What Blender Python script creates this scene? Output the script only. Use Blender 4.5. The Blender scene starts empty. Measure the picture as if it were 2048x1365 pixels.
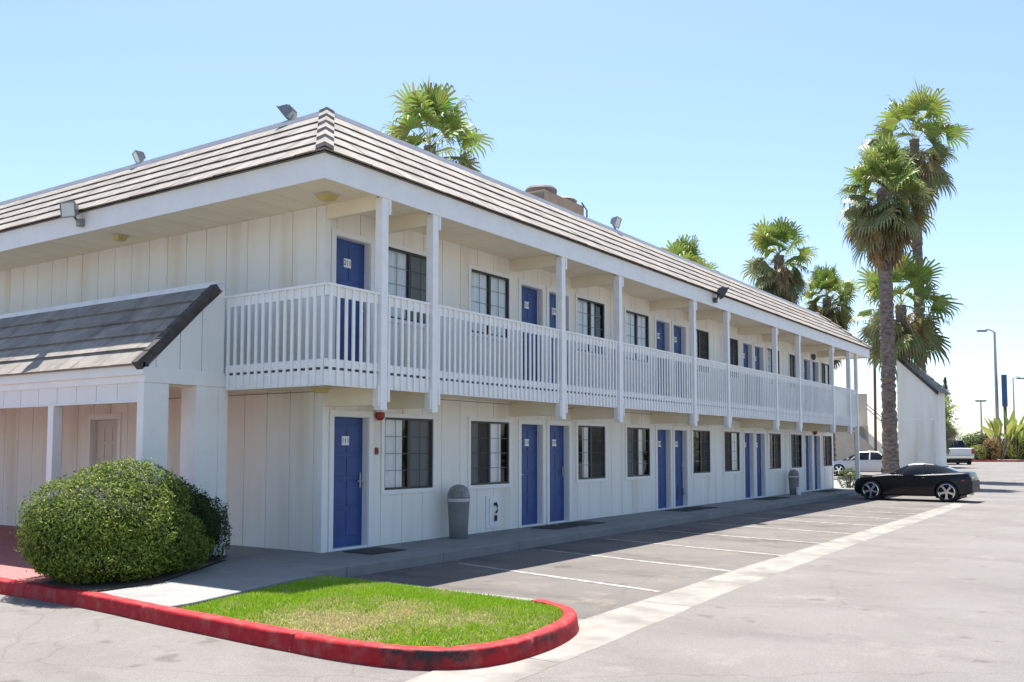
import bpy, bmesh, math, random
from mathutils import Vector, Matrix, noise
R = math.radians
scene = bpy.context.scene
COL = scene.collection

# ---------------------------------------------------------------- camera, sky, sun, exposure
cam = bpy.data.cameras.new('camera'); cam_ob = bpy.data.objects.new('camera', cam); COL.objects.link(cam_ob)
cam.sensor_width = 36.0; cam.lens = 1864.67/2048*36.0
cam.shift_x = 0.0; cam.shift_y = 98.53/2048
cam.clip_start = 0.1; cam.clip_end = 6000
yaw, pitch = -0.975758, 0.062951
Fw = Vector((math.sin(-yaw)*math.cos(pitch), math.cos(yaw)*math.cos(pitch), math.sin(pitch)))
Rt = Vector((math.cos(yaw), math.sin(yaw), 0)); Up = Rt.cross(Fw)
M = Matrix((Rt, Up, -Fw)).transposed().to_4x4(); M.translation = Vector((-9.9334, -10.1354, 1.5309))
cam_ob.matrix_world = M
scene.camera = cam_ob

SUN_DIR = Vector((0.335, 0.275, 1.0)).normalized(); SUN_EL = math.asin(SUN_DIR.z)
w = bpy.data.worlds.new('World'); scene.world = w; w.use_nodes = True
wn = w.node_tree.nodes; wl = w.node_tree.links
sky = wn.new('ShaderNodeTexSky'); sky.sky_type = 'NISHITA'; sky.sun_disc = False
sky.sun_elevation = SUN_EL; sky.sun_rotation = math.atan2(SUN_DIR.x, SUN_DIR.y)
sky.air_density = 1.0; sky.dust_density = 0.85; sky.ozone_density = 3.3; sky.altitude = 100
wl.new(sky.outputs[0], wn['Background'].inputs[0]); wn['Background'].inputs[1].default_value = 0.091
sun = bpy.data.lights.new('sun', 'SUN'); sun.energy = 4.8; sun.angle = R(0.5); sun.color = (1.0, 0.955, 0.89)
sun_ob = bpy.data.objects.new('sun', sun); COL.objects.link(sun_ob)
sun_ob.rotation_euler = (-SUN_DIR).to_track_quat('-Z', 'Y').to_euler()
scene.render.engine = 'CYCLES'
scene.cycles.max_bounces = 8; scene.cycles.diffuse_bounces = 4; scene.cycles.transparent_max_bounces = 16
scene.view_settings.view_transform = 'Standard'; scene.view_settings.look = 'None'
scene.view_settings.gamma = 1; scene.view_settings.exposure = 1.3

# ---------------------------------------------------------------- materials
def mat(name, col, rough=0.7, col2=None, scale=4.0, detail=6, bump=0.0, bscale=40, metallic=0.0, coat=0.0,
        spec=0.5, stretch=(1,1,1), contrast=(0.35, 0.65), attr=None, col3=None, scale3=0.7, trans=0.0):
    m = bpy.data.materials.new(name); m.use_nodes = True
    nt = m.node_tree; N = nt.nodes; L = nt.links; b = N['Principled BSDF']
    b.inputs['Roughness'].default_value = rough; b.inputs['Metallic'].default_value = metallic
    b.inputs['Coat Weight'].default_value = coat; b.inputs['Coat Roughness'].default_value = 0.04
    b.inputs['Specular IOR Level'].default_value = spec
    b.inputs['Base Color'].default_value = (*col, 1)
    tc = N.new('ShaderNodeTexCoord'); mp = N.new('ShaderNodeMapping'); mp.inputs['Scale'].default_value = stretch
    L.new(tc.outputs['Object'], mp.inputs[0])
    out = None
    if col2:
        n = N.new('ShaderNodeTexNoise'); n.inputs['Scale'].default_value = scale; n.inputs['Detail'].default_value = detail
        n.inputs['Roughness'].default_value = 0.65
        r = N.new('ShaderNodeValToRGB'); r.color_ramp.elements[0].position = contrast[0]; r.color_ramp.elements[1].position = contrast[1]
        r.color_ramp.elements[0].color = (*col, 1); r.color_ramp.elements[1].color = (*col2, 1)
        L.new(mp.outputs[0], n.inputs[0]); L.new(n.outputs[0], r.inputs[0]); out = r.outputs[0]
    if col3:
        n3 = N.new('ShaderNodeTexNoise'); n3.inputs['Scale'].default_value = scale3; n3.inputs['Detail'].default_value = 5
        r3 = N.new('ShaderNodeValToRGB'); r3.color_ramp.elements[0].position = 0.5; r3.color_ramp.elements[1].position = 0.72
        r3.color_ramp.elements[0].color = (0,0,0,1); r3.color_ramp.elements[1].color = (1,1,1,1)
        mx = N.new('ShaderNodeMixRGB'); mx.inputs[2].default_value = (*col3, 1)
        L.new(mp.outputs[0], n3.inputs[0]); L.new(n3.outputs[0], r3.inputs[0]); L.new(r3.outputs[0], mx.inputs[0])
        if out: L.new(out, mx.inputs[1])
        else: mx.inputs[1].default_value = (*col, 1)
        out = mx.outputs[0]
    if attr:
        a = N.new('ShaderNodeAttribute'); a.attribute_name = attr
        if out:
            mx = N.new('ShaderNodeMixRGB'); mx.blend_type = 'MULTIPLY'; mx.inputs[0].default_value = 1
            L.new(out, mx.inputs[1]); L.new(a.outputs[0], mx.inputs[2]); out = mx.outputs[0]
        else: out = a.outputs[0]
    if out: L.new(out, b.inputs['Base Color'])
    if bump:
        nb = N.new('ShaderNodeTexNoise'); nb.inputs['Scale'].default_value = bscale; nb.inputs['Detail'].default_value = 5
        bp = N.new('ShaderNodeBump'); bp.inputs['Strength'].default_value = bump; bp.inputs['Distance'].default_value = 0.01
        L.new(mp.outputs[0], nb.inputs[0]); L.new(nb.outputs[0], bp.inputs['Height']); L.new(bp.outputs[0], b.inputs['Normal'])
    if trans:
        t = N.new('ShaderNodeBsdfTranslucent'); ms = N.new('ShaderNodeMixShader'); ms.inputs[0].default_value = trans
        if out: L.new(out, t.inputs[0])
        else: t.inputs[0].default_value = (*col, 1)
        L.new(b.outputs[0], ms.inputs[1]); L.new(t.outputs[0], ms.inputs[2])
        L.new(ms.outputs[0], N['Material Output'].inputs[0])
    return m

MT = {}
MT['siding'] = mat('siding_paint', (0.81,0.785,0.715), 0.7, (0.85,0.83,0.77), 1.2, 6, 0.25, 30, stretch=(1,1,0.12), col3=(0.71,0.65,0.55), scale3=1.8)
MT['siding2'] = mat('gable_paint', (0.77,0.76,0.74), 0.6, (0.81,0.80,0.78), 2.0, 5, 0.15, 30, stretch=(1,1,0.2))
MT['trim'] = mat('trim_paint', (0.79,0.785,0.765), 0.5, (0.84,0.835,0.815), 3.0, 4, 0.1, 30)
MT['rail'] = mat('rail_paint', (0.80,0.795,0.78), 0.55, (0.86,0.855,0.84), 6.0, 5, 0.15, 40)
MT['soffit'] = mat('soffit_paint', (0.82,0.735,0.56), 0.7, (0.865,0.79,0.625), 1.5, 5, 0.1, 20)
MT['tile'] = mat('roof_tile', (0.235,0.208,0.180), 0.9, (0.325,0.294,0.262), 7, 8, 0.6, 60, col3=(0.175,0.155,0.136), scale3=2.5, attr='tint')
MT['tile_dark'] = mat('rake_tile', (0.045,0.04,0.037), 0.85, (0.085,0.075,0.07), 7, 8, 0.6, 60)
MT['flash'] = mat('flashing', (0.74,0.74,0.76), 0.45, (0.62,0.62,0.65), 3, 4)
MT['coping'] = mat('coping', (0.36,0.36,0.37), 0.6, (0.44,0.44,0.45), 3, 4)
MT['door'] = mat('door_blue', (0.018,0.052,0.205), 0.45, (0.026,0.068,0.25), 3, 5, 0.1, 30)
MT['door_beige'] = mat('door_beige', (0.62,0.56,0.50), 0.5, (0.66,0.60,0.54), 3, 4)
MT['bronze'] = mat('dark_bronze', (0.018,0.017,0.016), 0.4, (0.03,0.028,0.026), 5, 3)
MT['muntin'] = mat('muntin', (0.17,0.175,0.18), 0.5, (0.22,0.225,0.23), 5, 3)
MT['steel'] = mat('steel', (0.55,0.55,0.56), 0.3, (0.5,0.5,0.5), 9, 3, metallic=0.9)
MT['plate'] = mat('plate_white', (0.80,0.82,0.84), 0.4, (0.76,0.78,0.80), 9, 3)
MT['black'] = mat('black_ink', (0.015,0.015,0.018), 0.5, (0.02,0.02,0.022), 9, 3)
MT['curtain'] = mat('curtain_cloth', (0.93,0.94,0.95), 0.9, (0.88,0.89,0.90), 3, 5, stretch=(6,1,0.5))
MT['room'] = mat('room_shade', (0.05,0.048,0.045), 0.9, (0.07,0.065,0.06), 2, 3)  # near-black colour carries the darkness of the unlit rooms
MT['concrete'] = mat('walk_concrete', (0.205,0.205,0.195), 0.85, (0.25,0.248,0.236), 2.2, 8, 0.3, 60, col3=(0.19,0.188,0.18), scale3=0.8)
MT['gutter'] = mat('gutter_concrete', (0.185,0.170,0.148), 0.85, (0.26,0.242,0.212), 3, 8, 0.3, 60, col3=(0.14,0.127,0.11), scale3=1.8, contrast=(.3,.6))
MT['redkerb'] = mat('red_kerb_paint', (0.42,0.035,0.032), 0.6, (0.50,0.07,0.06), 9, 8, 0.4, 50, col3=(0.45,0.16,0.13), scale3=5)
MT['paver'] = mat('red_paver', (0.36,0.10,0.09), 0.8, (0.42,0.16,0.14), 6, 6, 0.3, 40)
MT['soil'] = mat('soil', (0.055,0.042,0.03), 0.95, (0.10,0.075,0.05), 9, 6, 0.5, 40)
MT['line'] = mat('line_paint', (0.33,0.32,0.30), 0.7, (0.17,0.155,0.142), 9, 10, contrast=(.44,.60))
MT['rubber'] = mat('rubber_mat', (0.035,0.033,0.032), 0.95, (0.06,0.056,0.052), 30, 5, 0.5, 120)
MT['bin'] = mat('bin_plastic', (0.17,0.175,0.17), 0.5, (0.20,0.205,0.20), 5, 4)
MT['binlid'] = mat('bin_lid', (0.20,0.21,0.20), 0.4, (0.23,0.24,0.23), 5, 4)
MT['binband'] = mat('bin_band', (0.48,0.47,0.47), 0.5, (0.52,0.51,0.51), 5, 4)
MT['redalarm'] = mat('alarm_red', (0.28,0.02,0.02), 0.45, (0.34,0.03,0.03), 8, 3)
MT['metalgrey'] = mat('lamp_metal', (0.20,0.21,0.21), 0.45, (0.27,0.28,0.28), 8, 4, metallic=0.3)
MT['metaldark'] = mat('lamp_metal_dark', (0.075,0.065,0.06), 0.5, (0.11,0.095,0.085), 8, 4, metallic=0.2)
MT['lens'] = mat('lamp_lens', (0.62,0.66,0.64), 0.15, (0.55,0.6,0.58), 8, 4)
MT['yellowlens'] = mat('old_diffuser', (0.50,0.40,0.13), 0.4, (0.58,0.47,0.18), 8, 4)
MT['acbrown'] = mat('ac_paint', (0.30,0.20,0.13), 0.6, (0.36,0.25,0.17), 3, 5)
MT['actop'] = mat('ac_top', (0.16,0.12,0.10), 0.6, (0.20,0.16,0.13), 3, 5)
MT['leaf'] = mat('hedge_leaf', (1,1,1), 0.6, attr='tint', trans=0.25, spec=0.18)
MT['palm'] = mat('palm_leaf', (1,1,1), 0.5, attr='tint', trans=0.25, spec=0.4)
MT['grass'] = mat('grass_blade', (1,1,1), 0.6, attr='tint', trans=0.25, spec=0.2)
MT['stem'] = mat('twig', (0.10,0.07,0.045), 0.9, (0.16,0.12,0.08), 9, 5)
MT['trunk'] = mat('palm_trunk', (0.10,0.072,0.058), 0.95, (0.24,0.195,0.165), 5, 8, 1.0, 18, stretch=(1,1,2.2), contrast=(.38,.62))
MT['carblack'] = mat('car_black', (0.003,0.003,0.005), 0.35, coat=0.25, spec=0.3)
MT['carwhite'] = mat('car_white', (0.72,0.72,0.73), 0.3, coat=0.8)
MT['carglass'] = mat('car_glass', (0.006,0.008,0.013), 0.08, spec=0.4)
MT['tyre'] = mat('tyre', (0.02,0.02,0.021), 0.85, (0.03,0.03,0.03), 9, 4)
MT['chrome'] = mat('chrome', (0.78,0.78,0.8), 0.14, metallic=1.0)
MT['blackplastic'] = mat('black_plastic', (0.02,0.02,0.022), 0.6)
MT['redlamp'] = mat('red_lamp', (0.35,0.015,0.012), 0.2, coat=0.8)
MT['clearlamp'] = mat('clear_lamp', (0.6,0.62,0.64), 0.1, coat=0.8)
MT['farbeige'] = mat('far_stucco', (0.52,0.45,0.38), 0.85, (0.58,0.51,0.43), 1.5, 5)
MT['pole'] = mat('pole_steel', (0.33,0.33,0.33), 0.5, (0.40,0.40,0.40), 3, 4)
MT['signblue'] = mat('sign_blue', (0.02,0.07,0.20), 0.4, (0.03,0.09,0.24), 3, 4)
MT['olive'] = mat('olive_paint', (0.20,0.19,0.12), 0.6, (0.26,0.24,0.16), 3, 4)
MT['brownwood'] = mat('brown_wood', (0.13,0.06,0.035), 0.7, (0.19,0.09,0.05), 5, 5)

def asphalt(name, a, b_, c, d):
    m = bpy.data.materials.new(name); m.use_nodes = True
    N = m.node_tree.nodes; L = m.node_tree.links; p = N['Principled BSDF']
    p.inputs['Roughness'].default_value = 0.9; p.inputs['Specular IOR Level'].default_value = 0.3
    tc = N.new('ShaderNodeTexCoord')
    def noise_(sc, det=6, ro=0.6, st=(1,1,1)):
        mp = N.new('ShaderNodeMapping'); mp.inputs['Scale'].default_value = st
        n = N.new('ShaderNodeTexNoise'); n.inputs['Scale'].default_value = sc; n.inputs['Detail'].default_value = det; n.inputs['Roughness'].default_value = ro
        L.new(tc.outputs['Object'], mp.inputs[0]); L.new(mp.outputs[0], n.inputs[0]); return n.outputs[0]
    def ramp(src, p0, p1, c0, c1):
        r = N.new('ShaderNodeValToRGB'); e = r.color_ramp.elements
        e[0].position = p0; e[1].position = p1; e[0].color = (*c0,1); e[1].color = (*c1,1); L.new(src, r.inputs[0]); return r.outputs[0]
    def mix(f, x, y, mode='MIX'):
        k = N.new('ShaderNodeMixRGB'); k.blend_type = mode
        if isinstance(f, float): k.inputs[0].default_value = f
        else: L.new(f, k.inputs[0])
        for s, i in ((x,1),(y,2)):
            if isinstance(s, tuple): k.inputs[i].default_value = (*s,1)
            else: L.new(s, k.inputs[i])
        return k.outputs[0]
    base = ramp(noise_(0.45, 8), 0.35, 0.65, a, b_)
    stain = ramp(noise_(0.8, 7, 0.7, (1,0.35,1)), 0.52, 0.70, (0,0,0), (1,1,1))
    base = mix(stain, base, c)
    light = ramp(noise_(1.7, 8, 0.7), 0.56, 0.72, (0,0,0), (0.8,0.8,0.8))
    base = mix(light, base, d)
    vo = N.new('ShaderNodeTexVoronoi'); vo.feature = 'DISTANCE_TO_EDGE'; vo.inputs['Scale'].default_value = 0.28
    wv_ = N.new('ShaderNodeMixRGB'); wv_.blend_type = 'ADD'; wv_.inputs[0].default_value = 0.5
    L.new(tc.outputs['Object'], wv_.inputs[1]); nz = N.new('ShaderNodeTexNoise'); nz.inputs['Scale'].default_value = 1.6; nz.inputs['Detail'].default_value = 8
    L.new(tc.outputs['Object'], nz.inputs[0]); L.new(nz.outputs[1], wv_.inputs[2]); L.new(wv_.outputs[0], vo.inputs[0])
    base = mix(1.0, base, ramp(vo.outputs[0], 0.0015, 0.0045, (0.80,0.79,0.78), (1,1,1)), 'MULTIPLY')
    drips = ramp(noise_(2.6, 3, 0.5), 0.66, 0.74, (1,1,1), (0.70,0.68,0.66)); base = mix(1.0, base, drips, 'MULTIPLY')
    speck = ramp(noise_(95, 2), 0.3, 0.7, (0.72,0.72,0.72), (1.22,1.22,1.22))
    base = mix(1.0, base, speck, 'MULTIPLY')
    L.new(base, p.inputs['Base Color'])
    bm_ = N.new('ShaderNodeBump'); bm_.inputs['Strength'].default_value = 0.5; bm_.inputs['Distance'].default_value = 0.006
    L.new(noise_(120, 3), bm_.inputs['Height']); L.new(bm_.outputs[0], p.inputs['Normal'])
    return m
MT['asphalt'] = asphalt('road_asphalt', (0.158,0.145,0.134), (0.190,0.176,0.164), (0.132,0.119,0.111), (0.225,0.209,0.193))
MT['bayasphalt'] = asphalt('bay_asphalt', (0.126,0.112,0.101), (0.165,0.149,0.136), (0.070,0.061,0.057), (0.225,0.19,0.158))

def glass_mat():
    m = bpy.data.materials.new('window_glass'); m.use_nodes = True
    N = m.node_tree.nodes; L = m.node_tree.links; N.remove(N['Principled BSDF'])
    t = N.new('ShaderNodeBsdfTransparent'); t.inputs[0].default_value = (0.98,1.0,1.0,1)
    g = N.new('ShaderNodeBsdfGlossy'); g.inputs['Roughness'].default_value = 0.015
    f = N.new('ShaderNodeFresnel'); f.inputs[0].default_value = 1.5
    x = N.new('ShaderNodeMixShader'); L.new(f.outputs[0], x.inputs[0]); L.new(t.outputs[0], x.inputs[1]); L.new(g.outputs[0], x.inputs[2])
    L.new(x.outputs[0], N['Material Output'].inputs[0]); return m
MT['glass'] = glass_mat()
def screen_mat():
    m = bpy.data.materials.new('insect_screen'); m.use_nodes = True
    N = m.node_tree.nodes; L = m.node_tree.links; p = N['Principled BSDF']
    p.inputs['Base Color'].default_value = (0.05,0.05,0.05,1); p.inputs['Roughness'].default_value = 0.8
    t = N.new('ShaderNodeBsdfTransparent'); x = N.new('ShaderNodeMixShader'); x.inputs[0].default_value = 0.60
    L.new(t.outputs[0], x.inputs[1]); L.new(p.outputs[0], x.inputs[2]); L.new(x.outputs[0], N['Material Output'].inputs[0]); return m
MT['screen'] = screen_mat()

# kerb: red paint with black tyre scuffs near the nose of the island
def kerb_mat():
    m = mat('red_kerb', (0.34,0.008,0.014), 0.7, (0.42,0.018,0.022), 9, 8, 0.4, 50, col3=(0.38,0.07,0.06), scale3=7, spec=0.25)
    N = m.node_tree.nodes; L = m.node_tree.links; p = N['Principled BSDF']
    src = p.inputs['Base Color'].links[0].from_socket
    a = N.new('ShaderNodeAttribute'); a.attribute_name = 'wear'
    tc = N.new('ShaderNodeTexCoord'); n = N.new('ShaderNodeTexNoise'); n.inputs['Scale'].default_value = 11; n.inputs['Detail'].default_value = 10; n.inputs['Roughness'].default_value = 0.8
    L.new(tc.outputs['Object'], n.inputs[0])
    mu = N.new('ShaderNodeMath'); mu.operation = 'MULTIPLY_ADD'; mu.inputs[1].default_value = 1.1
    L.new(a.outputs['Fac'], mu.inputs[0]); L.new(n.outputs[0], mu.inputs[2])
    mu.inputs[1].default_value = 0.55
    r = N.new('ShaderNodeValToRGB'); r.color_ramp.elements[0].position = 0.74; r.color_ramp.elements[1].position = 0.98
    L.new(mu.outputs[0], r.inputs[0])
    mx = N.new('ShaderNodeMixRGB'); mx.inputs[2].default_value = (0.045,0.030,0.030,1)
    n2 = N.new('ShaderNodeTexNoise'); n2.inputs['Scale'].default_value = 13; n2.inputs['Detail'].default_value = 9; n2.inputs['Roughness'].default_value = 0.75
    L.new(tc.outputs['Object'], n2.inputs[0]); r2 = N.new('ShaderNodeValToRGB'); r2.color_ramp.elements[0].position = 0.635; r2.color_ramp.elements[1].position = 0.67
    L.new(n2.outputs[0], r2.inputs[0]); m2 = N.new('ShaderNodeMixRGB'); m2.inputs[2].default_value = (0.36,0.25,0.21,1)
    L.new(r2.outputs[0], m2.inputs[0]); L.new(src, m2.inputs[1])
    L.new(r.outputs[0], mx.inputs[0]); L.new(m2.outputs[0], mx.inputs[1]); L.new(mx.outputs[0], p.inputs['Base Color'])
    return m
MT['kerb'] = kerb_mat()

# ---------------------------------------------------------------- mesh builder
class MB:
    def __init__(s): s.v = []; s.f = []; s.m = []; s.t = []; s.usetint = False
    def face(s, pts, mi=0, tint=None):
        i = len(s.v); s.v.extend([tuple(p) for p in pts]); s.f.append(tuple(range(i, i+len(pts)))); s.m.append(mi)
        s.t.append(tint or (1,1,1))
        if tint: s.usetint = True
    def box(s, x0, x1, y0, y1, z0, z1, mi=0, M=None, tint=None):
        P = [Vector((x,y,z)) for x in (x0,x1) for y in (y0,y1) for z in (z0,z1)]
        if M: P = [M @ p for p in P]
        i = len(s.v); s.v.extend([tuple(p) for p in P])
        for q in ((0,1,3,2),(4,6,7,5),(0,4,5,1),(2,3,7,6),(0,2,6,4),(1,5,7,3)):
            s.f.append(tuple(i+k for k in q)); s.m.append(mi); s.t.append(tint or (1,1,1))
        if tint: s.usetint = True
        return s
    def prism(s, poly, h0, h1, axis='z', mi=0):
        """poly in 2D; extruded along axis from h0 to h1. axis z: (x,y); y: (x,z); x: (y,z)"""
        def P(a, b, h): return {'z':(a,b,h),'y':(a,h,b),'x':(h,a,b)}[axis]
        n = len(poly); i = len(s.v)
        for h in (h0,h1): s.v.extend([P(a,b,h) for a,b in poly])
        s.f.append(tuple(range(i,i+n))[::-1]); s.f.append(tuple(range(i+n,i+2*n)))
        for k in range(n): s.f.append((i+k, i+(k+1)%n, i+n+(k+1)%n, i+n+k))
        s.m += [mi]*(n+2); s.t += [(1,1,1)]*(n+2); return s
    def tube(s, pts, rad, seg=10, mi=0, caps=True):
        pts = [Vector(p) for p in pts]; n = len(pts)
        rr = rad if isinstance(rad, (list,tuple)) else [rad]*n
        base = len(s.v); ref = None
        for k, p in enumerate(pts):
            d = (pts[min(k+1,n-1)] - pts[max(k-1,0)]).normalized()
            if ref is None: ref = Vector((0,0,1)) if abs(d.z) < 0.9 else Vector((1,0,0))
            a = d.cross(ref).normalized(); b = d.cross(a).normalized(); ref = -d.cross(a).cross(d).normalized() if False else ref
            for j in range(seg):
                t = 2*math.pi*j/seg; s.v.append(tuple(p + (a*math.cos(t) + b*math.sin(t))*rr[k]))
        for k in range(n-1):
            for j in range(seg):
                s.f.append((base+k*seg+j, base+k*seg+(j+1)%seg, base+(k+1)*seg+(j+1)%seg, base+(k+1)*seg+j)); s.m.append(mi); s.t.append((1,1,1))
        if caps:
            s.f.append(tuple(base+j for j in range(seg))[::-1]); s.f.append(tuple(base+(n-1)*seg+j for j in range(seg)))
            s.m += [mi,mi]; s.t += [(1,1,1)]*2
        return s
    def lathe(s, prof, c=(0,0,0), seg=24, mi=0, M=None, squash=1.0, caps=True):
        """prof: list (r,z)"""
        base = len(s.v); c = Vector(c)
        for r, z in prof:
            for j in range(seg):
                t = 2*math.pi*j/seg; p = Vector((r*math.cos(t), r*math.sin(t)*squash, z))
                if M: p = M @ p
                s.v.append(tuple(c + p))
        for k in range(len(prof)-1):
            for j in range(seg):
                s.f.append((base+k*seg+j, base+k*seg+(j+1)%seg, base+(k+1)*seg+(j+1)%seg, base+(k+1)*seg+j)); s.m.append(mi); s.t.append((1,1,1))
        for k, o in ((0,-1),(len(prof)-1,1)):
            if caps and prof[k][0] > 1e-4:
                q = tuple(base+k*seg+j for j in range(seg)); s.f.append(q if o == 1 else q[::-1]); s.m.append(mi); s.t.append((1,1,1))
        return s
    def text(s, txt, size, M, mi=0, depth=0.002):
        cu = bpy.data.curves.new('t', 'FONT'); cu.body = txt; cu.size = size; cu.align_x = 'CENTER'; cu.align_y = 'CENTER'; cu.extrude = depth; cu.resolution_u = 2
        o = bpy.data.objects.new('t', cu); COL.objects.link(o)
        me = bpy.data.meshes.new_from_object(o.evaluated_get(bpy.context.evaluated_depsgraph_get()))
        i = len(s.v); s.v.extend([tuple(M @ v.co) for v in me.vertices])
        for p in me.polygons: s.f.append(tuple(i+k for k in p.vertices)); s.m.append(mi); s.t.append((1,1,1))
        bpy.data.objects.remove(o); bpy.data.curves.remove(cu); bpy.data.meshes.remove(me)
    def build(s, name, mats, parent=None, smooth=False, bevel=0.0, loc=None, autos=False, recalc=True):
        me = bpy.data.meshes.new(name); me.from_pydata(s.v, [], s.f)
        mats = mats if isinstance(mats, (list,tuple)) else [mats]
        for x in mats: me.materials.append(MT[x] if isinstance(x, str) else x)
        if len(mats) > 1: me.polygons.foreach_set('material_index', s.m)
        if s.usetint:
            ca = me.color_attributes.new('tint', 'FLOAT_COLOR', 'CORNER'); buf = []
            for fi, f in enumerate(s.f): buf.extend([*s.t[fi], 1.0]*len(f))
            ca.data.foreach_set('color', buf)
        if recalc:
            bm = bmesh.new(); bm.from_mesh(me); bmesh.ops.recalc_face_normals(bm, faces=bm.faces); bm.to_mesh(me); bm.free()
        if smooth: me.polygons.foreach_set('use_smooth', [True]*len(me.polygons))
        o = bpy.data.objects.new(name, me); COL.objects.link(o)
        if parent: o.parent = parent
        if loc: o.location = loc
        if autos: me.set_sharp_from_angle(angle=R(40))
        if bevel:
            b = o.modifiers.new('bevel', 'BEVEL'); b.width = bevel; b.segments = 2; b.limit_method = 'ANGLE'
        me.update()
        return o

def tag(o, label=None, cat=None, group=None, kind=None):
    if label: o['label'] = label
    if cat: o['category'] = cat
    if group: o['group'] = group
    if kind: o['kind'] = kind
    return o
def empty(name, loc=(0,0,0), rz=0.0):
    e = bpy.data.objects.new(name, None); COL.objects.link(e); e.location = loc; e.rotation_euler = (0,0,rz); e.empty_display_size = 0.2
    return e
def copy_tree(o, parent=None):
    c = o.copy(); COL.objects.link(c)
    if parent: c.parent = parent
    for ch in list(o.children): copy_tree(ch, c)
    return c
def lerp(a, b, t): return a + (b-a)*t

# ================================================================= GROUND
def gz(x):
    t = max(0.0, min(1.0, (x-42)/24.0)); t = t*t*(3-2*t)
    return -0.15 + 0.50*t
def ground():
    xs = [-900,-300,-100,-40,-20] + [i*2.0 for i in range(-8, 60)] + [140,180,260,400,700,1500,4000]
    ys = [-3000,-900,-300,-100,-50,-25,-12,-6,0,6,12,25,50,100,300,900,3000]
    b = MB(); n = len(ys)
    b.v = [(x,y,gz(x)) for x in xs for y in ys]
    for i in range(len(xs)-1):
        for j in range(n-1): b.f.append((i*n+j,(i+1)*n+j,(i+1)*n+j+1,i*n+j+1))
    b.m = [0]*len(b.f); b.t = [(1,1,1)]*len(b.f)
    tag(b.build('ground', 'asphalt'), kind='structure')
ground()
# parking bay apron between walkway and gutter
b = MB(); b.face([(-1.75,-1.4,-.146),(-1.75,-5.6,-.146),(26.3,-5.1,-.146),(26.3,-1.4,-.146)]); tag(b.build('parking_bay', 'bayasphalt'), kind='structure')
# concrete valley gutter
b = MB(); L0 = [(-6.6,-5.95),(-5.4,-5.75),(-4.6,-5.64),(-1.85,-5.5),(0.4,-5.45),(2.74,-5.37),(6.8,-5.33),(17.7,-5.22),(24,-5.15)]
R0 = [(-6.9,-6.75),(-5.6,-6.48),(-4.6,-6.33),(-1.9,-6.18),(0.4,-6.04),(2.74,-5.96),(6.8,-5.85),(17.7,-5.68),(24,-5.58)]
def along(path, x):
    for (ax, ay), (cx, cy) in zip(path, path[1:]):
        if x <= cx: return ay + (cy-ay)*(x-ax)/(cx-ax)
    return path[-1][1]
gx_ = [-6.6+.09*k for k in range(int(30.6/.09)+1)]
def gpt(x):
    yl = along(L0, x) + .016*noise.noise(Vector((x*3.1,0,1))) + .010*noise.noise(Vector((x*11,0,2)))
    yr = along(R0, x) + .018*noise.noise(Vector((x*1.3,0,5))) + .016*noise.noise(Vector((x*6,0,7))) + .012*noise.noise(Vector((x*21,0,9)))
    return yl, (yl+yr)/2, yr
gr = [gpt(x) for x in gx_]
for k in range(len(gx_)-1):
    xa, xb = gx_[k], gx_[k+1]
    if k % 34 == 33: xb -= .012
    (l0,m0,r0),(l1,m1,r1) = gr[k], gr[k+1]
    b.face([(xa,l0,-.1435),(xb,l1,-.1435),(xb,m1,-.1475),(xa,m0,-.1475)]); b.face([(xa,m0,-.1475),(xb,m1,-.1475),(xb,r1,-.1485),(xa,r0,-.1485)])
tag(b.build('gutter', 'gutter'), kind='structure')
b = MB()
for k in range(11):
    x0 = 1.08+2.25*k; x1 = x0-0.85; wd = 0.052
    if k > 9: break
    b.face([(x0-wd,-1.75,-.142),(x0+wd,-1.75,-.142),(x1+wd,-5.36,-.142),(x1-wd,-5.36,-.142)])
tag(b.build('parking_lines', 'line'), kind='structure')
# walkway slab along the facade and round the corner to the red kerb
b = MB()
def slab(poly, z1=0.0, z0=-.15, mi=0): b.prism(poly, z0, z1, 'z', mi)
joints = [-0.95+2.03*k for k in range(15)]
for k in range(14):
    xa, xb = joints[k], joints[k+1]
    b.box(xa+0.006, xb-0.006, -1.45, 0.3, -.2, 0.0)
b.box(-0.95, 27.6, -1.44, 0.3, -.2, -.008)
slab([(-0.956,-1.45),(-0.956,0.6),(-0.956,.72),(-1.25,.50),(-3.28,-.76),(-4.12,-.80),(-4.18,-2.2),(-3.9,-2.19),(-2.1,-1.76),(-1.6,-1.72),(-1.6,-1.45)])
tag(b.build('walkway', 'concrete', bevel=0.012), kind='structure')
b = MB(); b.box(27.62, 40, -1.45, 14, -.2, -.02); tag(b.build('side_path', 'concrete'), kind='structure')
MBw = MB(); MBw.box(-1.35, .2, .3, 2.3, -.2, -.004); tag(MBw.build('walkway', 'concrete'), kind='structure')
b = MB(); b.prism([(-1.40,2.3),(.2,2.32),(0.2,18),(-4.05,18),(-4.05,0.75),(-2.6,1.8)], -.2, -.006, 'z'); b.face([(-4.05,.75,-.005),(-3.9,-.2,-.005),(-2.6,-.2,-.005),(-1.4,1.2,-.005),(-1.4,2.3,-.005),(-2.6,1.8,-.005)])
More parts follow.
